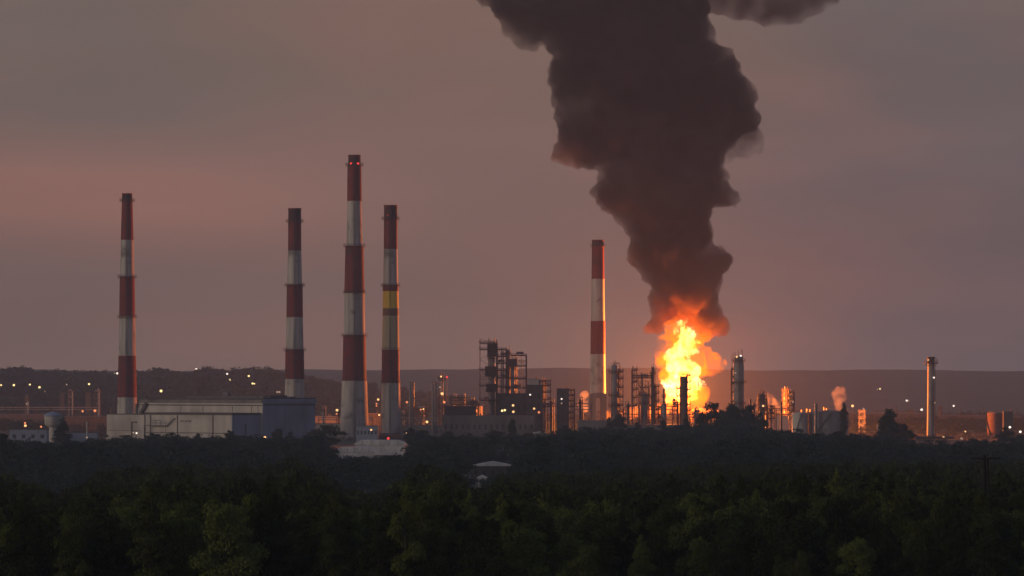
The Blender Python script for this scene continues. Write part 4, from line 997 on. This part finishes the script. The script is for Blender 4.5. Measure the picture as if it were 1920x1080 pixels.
# middle belt between the near wood and the plant
mid_stuff = [[], [], 0]; y = 1400.0
CLEAR = [(640, 760, 2200, 2560), (880, 968, 1640, 1900), (82, 144, 2400, 2600), (890, 916, 1500, 1700), (85, 108, 1560, 1700), (925, 1024, 2060, 2250), (14, 54, 2250, 2560), (145, 200, 2330, 2460), (1440, 1510, 2180, 2300), (555, 598, 2260, 2360)]
while y < 2920:
    step = 16.0; half = 0.1143*y+20; x = -half
    while x < half:
        xx = x+rt.uniform(-5, 5); yy = y+rt.uniform(-5, 5); px = 960+xx*F/yy; x += step*rt.uniform(0.8, 1.35)
        if near_ok(px, yy): continue
        if any(a < px < b and c < yy < d for a, b, c, d in CLEAR): continue
        nn = mnoise.noise(Vector((xx/60.0, yy/110.0, 9.1)))+0.5*mnoise.noise(Vector((xx/21.0, yy/34.0, 2.1)))
        if nn < -0.22 and rt.random() < 0.85: continue
        hh = 11.5*(1+0.8*nn)*rt.uniform(0.7, 1.3)
        big = rt.random() < 0.17
        if big: hh = rt.uniform(12, 17)
        # keep sight lines to the pale roofs and the hall front free
        row = interp(SIL, px)+rt.uniform(0, 9)+6*mnoise.noise(Vector((px/14.0, yy/60.0, 5.0)))
        if big and yy < 2600 and not 590 < px < 775 and not 870 < px < 975: row -= 9
        hh = min(hh, PZ(row, yy))
        if 640 < px < 765 and 1700 < yy < 2440: hh = min(hh, PZ(852+rt.uniform(0, 6), yy))
        if 876 < px < 972 and yy < 1790: hh = min(hh, PZ(885+rt.uniform(0, 8), yy))
        if hh < 3.0: continue
        v, f = lite2[rt.randrange(8) if rt.random() < (0.55 if big else 0.85) else 8+rt.randrange(3)]; put(mid_stuff, v, f, xx, yy, ground_z(xx, yy), hh, hh*rt.uniform(0.9, 1.4), rt.uniform(0, 6.28))
    y += step*0.9
rf_ = random.Random(31)
for i in range(2300):  # bushes added beyond the plant to darken the firelit ground
    yy = 3420+1500*rf_.random()**1.2; xx = rf_.uniform(-0.118, 0.118)*yy; hh = rf_.uniform(3.5, 8.5)*(1+0.5*mnoise.noise(Vector((xx/50.0, yy/80.0, 6.0))))
    if abs(xx-PX(1278, 3360)) < 45 and yy < 3460: continue
    v, f = lite2[rf_.randrange(8)]; put(mid_stuff, v, f, xx, yy, ground_z(xx, yy), hh, hh*rf_.uniform(1.2, 2.0), rf_.uniform(0, 6.28))
for i in range(2600):  # low scrub added to cover bright firelit ground around the plant
    yy = rf_.uniform(2960, 3430); xx = rf_.uniform(-0.118, 0.118)*yy; px = 960+xx*F/yy; hh = rf_.uniform(1.6, 3.6)
    if px < 600 and yy < 3110: continue
    v, f = lite2[rf_.randrange(8)]; v = v[:720]; put(mid_stuff, v, f[:180], xx, yy, ground_z(xx, yy), hh, hh*rf_.uniform(1.6, 2.8), rf_.uniform(0, 6.28))
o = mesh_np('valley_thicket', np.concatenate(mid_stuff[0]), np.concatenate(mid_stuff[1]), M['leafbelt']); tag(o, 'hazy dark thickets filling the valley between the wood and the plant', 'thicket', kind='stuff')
# the wooded ridge on the horizon
rg = [[], [], 0]; rr = random.Random(9)
ridge = [leaf_cloud(broad_lobes(rk, 0.5, 8), 150, 0.17, np.random.default_rng(160+i)) for i in range(5)]
for i in range(2600):
    px = rr.uniform(-60, 1000); D = rr.uniform(4300, 5650); x = PX(px, D)
    if rr.random() > 1.15-px/900.0: continue
    h = 9.5*(0.8+0.9*mnoise.noise(Vector((x/24.0, D/300.0, 3.3)))+rr.uniform(0, 0.45)); v, f = ridge[rr.randrange(5)]
    put(rg, v, f, x, D, ground_z(x, D), max(h, 6), max(h, 8)*1.5, rr.uniform(0, 6.28))
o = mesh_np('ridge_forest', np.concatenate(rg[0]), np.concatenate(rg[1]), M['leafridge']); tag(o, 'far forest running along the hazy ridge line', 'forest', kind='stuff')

# trees that stand out one by one (px, row of the top, distance, kind, width px, label)
OUT = [
 (118,777,2760,'con0',46,'single dark conifer in front of the domed tank'),
 (4,812,1850,'mid0',70,'tall dark tree cut by the left edge of the picture'),(40,842,1800,'mid1',70,'round dark tree right of the left edge tree'),(66,868,1750,'mid2',60,'lower dark tree left of the small mast'),
 (610,796,2700,'mid1',72,'large round dark tree right of the hall'),(520,803,2690,'mid2',34,'dark tree in front of the blue grey hall end'),(543,811,2690,'mid3',34,'lower tree beside the one at the hall end'),
 (430,806,2690,'mid0',28,'pointed dark tree in front of the hall corner'),(455,816,2690,'mid1',46,'low bushy tree below the hall annex corner'),(335,814,2680,'mid3',30,'small bush like tree under the hall lettering'),
 (370,812,2680,'mid2',26,'small dark tree right of the hall lettering'),(287,812,2680,'mid0',50,'wide low tree under the hall gallery'),(240,815,2680,'mid1',44,'wide low tree under the left part of the hall'),
 (600,806,2700,'mid3',40,'dark bush beside the large round tree'),
 (770,802,2650,'mid0',40,'dark tree right of the yellow banded chimney foot'),(792,806,2660,'mid1',44,'dark tree below the slim stacks'),(838,808,2700,'mid2',40,'dark tree below the mast tower'),(880,812,2700,'mid3',50,'rounded tree left of the long warehouse middle'),
 (961,783,2900,'pop0',22,'upright narrow tree in front of the long warehouse'),(925,806,2750,'mid0',60,'broad tree in front of the long warehouse'),(990,812,2700,'mid1',60,'broad tree right of the narrow upright one'),
 (1060,797,2900,'mid3',56,'round tree at the foot of the dark slab tower'),(1100,800,2900,'mid2',46,'tree in front of the chimney base building'),
 (1160,775,3050,'mid0',40,'dark tree at the foot of the grey column'),(1143,782,3050,'mid3',30,'dark tree under the fire side chimney'),(1196,782,3050,'con1',30,'pointed dark tree under the twin legged tower'),
 (1243,778,3050,'con0',32,'pointed dark tree under the small dark stack'),(1287,773,3060,'con1',34,'pointed dark tree in front of the column in the flames'),(1222,800,3000,'mid2',40,'low dark tree between the pointed trees left of the fire'),(1265,798,3000,'mid0',40,'low dark tree below the fire'),
 (1340,754,2900,'mid1',56,'tallest crown of the big tree clump right of the fire'),(1372,757,2880,'mid0',70,'broad middle crown of the big tree clump'),(1404,758,2880,'mid2',52,'right shoulder crown of the big tree clump'),(1425,772,2860,'mid3',46,'outer right crown of the big tree clump'),
 (1318,772,2900,'mid3',50,'left shoulder crown of the big tree clump'),(1355,785,2800,'mid2',90,'broad lower crown in front of the big tree clump'),(1400,800,2750,'mid1',90,'low crown at the foot of the big tree clump'),
 (1478,806,2600,'mid0',60,'round tree under the glowing frame tower'),(1500,803,2620,'mid3',60,'round tree in front of the pale tank'),(1530,812,2600,'mid1',56,'round tree in front of the short stack'),(1568,808,2600,'mid2',70,'broad tree in front of the big grey tank'),(1600,815,2600,'mid0',60,'broad tree right of the grey tank'),(1628,816,2600,'mid3',36,'small tree left of the poplars'),
 (1583,752,3300,'pop1',20,'thin dark poplar against the pink steam'),
 (1667,764,2750,'pop0',48,'tallest dark poplar at the right'),(1658,778,2760,'pop1',40,'second dark poplar leaning on the tallest'),(1690,793,2750,'mid2',40,'dark tree right of the poplars'),(1705,806,2740,'mid0',40,'lower dark tree further right of the poplars'),
 (1828,822,2500,'mid1',30,'small round tree below the far right tank'),(1885,800,2800,'mid3',50,'dark tree in front of the far right tank'),(1912,814,2700,'mid2',50,'dark tree at the right edge'),
 (596,722,5000,'mid0',66,'hazy dark tree mass rising right of the second chimney'),(620,735,4900,'mid1',60,'hazy tree lower beside the one right of the second chimney'),
]
rz_ = random.Random(77)
for px, top, D, kind, wpx, lab in OUT:
    D = DD(D); x = PX(px, D); g = ground_z(x, D); h = PZ(top, D)-g; v = KINDS[kind][0]; nat = np.abs(v[:, 0]).max()*2
    nm = {'con': 'conifer_tree', 'pop': 'poplar_tree', 'mid': 'broadleaf_tree'}[kind[:3]]
    tree(kind, x, D, h/1.0, wpx*D/F/nat, lab, 'standout trees before the plant', nm)
# ------------------------------------------------------------------ puffs of smoke, flame and steam
def ico(sub=2):
    import bmesh
    bm = bmesh.new(); bmesh.ops.create_icosphere(bm, subdivisions=sub, radius=1.0)
    v = np.array([tuple(x.co) for x in bm.verts]); f = np.array([[a.index for a in p.verts] for p in bm.faces]); bm.free(); return v, f
ICO_V, ICO_F = ico(2)
def puffs(name, spheres, mat, voxel, disp, parent=None, smooth=2):
    """spheres (x,y,z,rx,ry,rz) fused by voxel remesh into one closed billowing body, then displaced twice"""
    vs, fs = [], []
    for k, (x, y, z, a, b, c) in enumerate(spheres):
        vs.append(ICO_V*np.array([a, b, c]) + np.array([x, y, z])); fs.append(ICO_F + k*len(ICO_V))
    o = mesh_np(name, np.concatenate(vs), np.concatenate(fs), mat, parent)
    r = o.modifiers.new('fuse', 'REMESH'); r.mode = 'VOXEL'; r.voxel_size = voxel; r.use_smooth_shade = True
    s = o.modifiers.new('soften', 'SMOOTH'); s.factor = 0.5; s.iterations = smooth
    for i, (st, sz) in enumerate(disp):
        tx = bpy.data.textures.new(name+'_t%d' % i, 'CLOUDS'); tx.noise_scale = sz; tx.noise_depth = 2
        d = o.modifiers.new('billow', 'DISPLACE'); d.texture = tx; d.strength = st; d.mid_level = 0.5; d.texture_coords = 'LOCAL'
    return o

FD = 3360.0     # distance of the fire
def sp(px, py, r, dd=0.0, ry=None, rz=None, D=None):
    D = D or FD; k = D/F
    return (PX(px, D), D+dd*k, PZ(py, D), r*k, (ry or r)*k, (rz or r)*k)
# main column, bottom to top (pixels of the 1920 frame give where each billow stands; k scales them to metres)
col_ = [
 (1292,556,52),(1258,572,28),(1300,585,30,8),(1330,610,26,-10),(1338,590,20),(1240,560,26),(1225,612,16,-8),(1232,600,12),(1350,622,13),(1322,592,26),(1338,618,14),(1248,590,20),(1342,604,20),(1236,588,18),(1300,545,52),(1318,560,32),
 (1265,520,50),(1310,505,48),(1338,490,34,-10),(1352,480,20),(1225,500,30),(1215,480,32,-8),(1200,490,18),
 (1265,470,66),(1220,455,42),(1290,440,50),(1235,410,62),(1280,400,58),(1195,420,28),
 (1180,385,44,-10),(1150,365,36,-6),(1145,340,28),(1230,360,72),(1290,350,62),(1330,345,34),(1355,362,24,-5),(1368,372,18),(1345,330,22),
 (1180,320,58),(1240,300,80),(1300,290,62),(1320,315,30),
 (1090,285,34,-12),(1065,285,28,-8),(1047,288,18,-8),(1120,270,50),(1100,240,58),(1075,215,36,-6),(1170,240,80),
 (1250,220,96),(1330,200,72),(1370,215,48),(1385,185,38),(1395,225,28),(1340,250,44),
 (1080,170,50),(1066,180,34),(1110,130,72),(1065,135,42),(1180,150,96),(1270,140,100),(1340,135,52),(1350,160,46),
 (1100,70,62),(1150,60,90),(1240,60,96),(1290,70,50),(1060,70,44),(1300,95,44),(1290,20,44),
 (1040,20,60),(1100,10,80),(1200,0,100),(1260,-10,54),(960,10,40,10),(985,35,42,10),(1010,50,34,8),(985,70,24,8),(960,45,24,8),
 (930,-20,40,15),(1000,-60,70,15),(1100,-80,90),(1210,-80,90),(1280,-70,50),
]
def jitter_puffs(lst, n, rr, keep=0.72, seed=3):
    r = random.Random(seed); o = list(lst)
    for _ in range(n):
        b = lst[r.randrange(len(lst))]
        a = r.uniform(0, 2*math.pi); e = r.uniform(-0.9, 0.6); R = b[2]*keep
        dd = (b[3] if len(b) > 3 else 0)
        o.append((b[0]+R*math.cos(a)*math.cos(e), b[1]-R*math.sin(e), min(b[2]*0.55, r.uniform(*rr)), dd+R*math.sin(a)*math.cos(e)))
    return o
col2 = jitter_puffs(col_, 300, (8, 24), seed=14)
sm_sph = [sp(*c, ) for c in col2]
M['smoke'] = volmat('black_smoke', 0.16, (0.045, 0.040, 0.048), noise=(0.03, 0.30, 0.62, 3, 0.4, 0.6), step=SMK_STEP)
M['thinsmoke'] = volmat('thin_smoke', 0.10, (0.025, 0.024, 0.034), noise=(0.028, 0.32, 0.66, 3, 0.05, 0.8), step=SMK_STEP)
smoke = puffs('smoke_plume', sm_sph, M['smoke'], 2.13, [(9, 12), (5, 4)])
tag(smoke, 'thick black smoke plume towering over the fire, its lower billows glowing red', 'smoke')
cl = [(1350,-8,40),(1395,0,44),(1440,4,46),(1485,2,44),(1525,-4,38),(1552,-12,28),(1420,-34,54),(1500,-34,54),(1340,-30,54),(1310,-45,50)]
def vary_albedo(m, a, b, scale):
    t = m.node_tree; v = [n for n in t.nodes if n.type == 'PRINCIPLED_VOLUME'][0]
    tc = N(t, 'ShaderNodeTexCoord'); n = N(t, 'ShaderNodeTexNoise'); n.inputs['Scale'].default_value = scale; n.inputs['Detail'].default_value = 3
    n.inputs['Distortion'].default_value = 0.8
    t.links.new(tc.outputs['Object'], n.inputs['Vector']); t.links.new(mixc(t, maprange(t, n.outputs['Fac'], 0.38, 0.64), a, b), v.inputs['Color'])
vary_albedo(M['smoke'], (0.022, 0.019, 0.026), (0.10, 0.085, 0.085), 0.022)
s2 = puffs('drifting_smoke', [sp(*c, D=3480) for c in cl], M['thinsmoke'], 3.0, [(10, 16), (4, 6)])
tag(s2, 'separate dark bank of smoke drifting beside the top of the plume', 'smoke')
wisps = [(1400,262,34),(1415,275,22),(1385,270,30),(1360,285,24),(1330,290,24)]
s3 = puffs('smoke_wisp', [sp(*c, D=3350) for c in wisps], M['thinsmoke'], 2.4, [(6, 9), (3, 4)])
tag(s3, 'thin soft smoke wisp hanging under the right shoulder of the plume', 'smoke')

fire = empty('fire', (PX(1278, FD), FD, 0.0), 'tall yellow and orange refinery blaze under the smoke plume', 'fire')
def rel(lst, D=FD): return [(x-PX(1278, FD), y-FD, z, a, b, c) for (x, y, z, a, b, c) in [sp(*q, D=D) for q in lst]]
core = [(1270,738,20),(1296,740,11),(1262,720,20),(1285,715,28),(1306,720,13),(1275,690,26),(1295,695,20),(1262,668,18),(1278,662,20),
        (1284,640,17),(1290,625,14),(1270,618,10),(1278,605,9),(1284,596,6),(1302,632,9),(1308,640,6),(1300,655,10),(1255,745,10),(1284,755,11)]
core = jitter_puffs(core, 60, (4, 9), seed=8, keep=0.85)
fireball = [(1280,745,34),(1305,745,24),(1262,700,26),(1250,672,20),(1244,655,12),(1285,690,36),(1312,685,26),(1332,682,24),(1344,688,16),(1322,665,16),
            (1268,640,24),(1292,640,30),(1262,622,16),(1290,612,24),(1310,625,16),(1322,735,12),(1240,685,8),(1258,740,14),(1286,592,17,-8),(1281,572,11,-8),(1300,598,14,-8),(1268,604,12,-8),(1312,606,14,-10),(1254,610,12,-10),(1292,560,9,-10),(1322,626,14,-8),(1240,636,9)]
fireball = jitter_puffs(fireball, 90, (5, 10), seed=9, keep=0.8)
M['core'] = volmat('flame_core', 0.0, (0.5, 0.5, 0.5), noise=(0.12, 0.42, 0.58, 5, 0.02, 1.6), emis_=((1.0, 0.42, 0.13), 0.85), step=0.5)
M['ball'] = volmat('fireball', 0.15, (0.02, 0.01, 0.005), noise=(0.08, 0.42, 0.60, 4, 0.10, 1.2), emis_=((1.0, 0.235, 0.0), 0.13), step=0.5)
for nd in M['ball'].node_tree.nodes:
    if nd.type == 'PRINCIPLED_VOLUME': nd.inputs['Absorption Color'].default_value = (0.80, 0.35, 0.0, 1)
puffs('flame_core', rel(core), M['core'], 0.7, [(4.5, 3.5), (2.5, 1.3)], fire, 1)
puffs('fireball', rel(fireball), M['ball'], 1.1, [(5, 6), (3, 2.5)], fire, 1)
low = [(1180,775,14),(1200,772,14),(1220,775,14),(1240,770,16),(1160,780,12),(1310,780,18),(1335,775,14),(1140,778,10)]
puffs('lit_ground_glow', rel(jitter_puffs(low, 40, (5, 9), seed=11)), volmat('lit_ground_glow', 0.01, (0.6, 0.4, 0.3), noise=(0.15, 0.35, 0.6, 3, 0.1, 0.8), emis_=((1.0, 0.20, 0.015), 0.09), step=0.5), 1.0, [(3, 3), (1.5, 1.2)], fire)  # emissive volume imitating the glow of firelit ground and steam
# the flame's own light
for nm, (px, py, dd, e, r) in {'flame_light': (1276, 722, 4, 2.4e7, 9.0), 'flame_light_low': (1290, 745, -10, 0.8e7, 6.0)}.items():
    ld = bpy.data.lights.new(nm, 'POINT'); ld.energy = e*FIRE_E; ld.color = (1.0, 0.25, 0.045); ld.shadow_soft_size = r
    lo = bpy.data.objects.new(nm, ld); COL.objects.link(lo); lo.parent = fire
    lo.location = (PX(px, FD)-PX(1278, FD), dd, PZ(py, FD))

M['steam'] = volmat('white_steam', 0.085, (0.93, 0.92, 0.91), noise=(0.12, 0.38, 0.62, 3, 0.0, 0.6), step=0.5)
def steam(lst, D, label, seed):
    D = DD(D)
    s = puffs('steam_plume', [sp(*q, D=D) for q in jitter_puffs(lst, 24, (3, 7), seed=seed)], M['steam'], 0.9, [(2.5, 3), (1.2, 1.2)])
    tag(s, label, 'steam', 'steam plumes among the plant')
steam([(1095,765,10),(1094,750,10),(1096,740,8),(1090,758,8)], 3650, 'glowing orange steam plume just left of the chimney nearest the fire', 1)
steam([(1448,768,12),(1447,752,10),(1443,742,7),(1440,736,5),(1455,760,8),(1462,770,7)], 3650, 'orange lit steam plume between the two low towers right of the fire', 2)
steam([(1572,765,7),(1572,752,10),(1573,740,13),(1576,733,11),(1568,738,9),(1585,745,7)], 3600, 'pink steam plume rising beside the dark poplar at the grey tank', 3)
steam([(1402,770,8),(1413,768,8)], 3680, 'low orange steam patch beside the thin spire', 4)

# ------------------------------------------------------------------ haze
hz = MB().box2(-2600, 2600, -300, 11100, -2.0, 560).build('haze', None)
hz.data.materials.clear()
mh, th, oh = mat_base('haze_air'); vh = N(th, 'ShaderNodeVolumePrincipled')
vh.inputs['Color'].default_value = (0.76, 0.82, 0.95, 1); vh.inputs['Density'].default_value = HAZE
vh.inputs['Anisotropy'].default_value = 0.0
th.links.new(vh.outputs[0], oh.inputs['Volume']); hz.data.materials.append(mh)
tag(hz, kind='stuff')
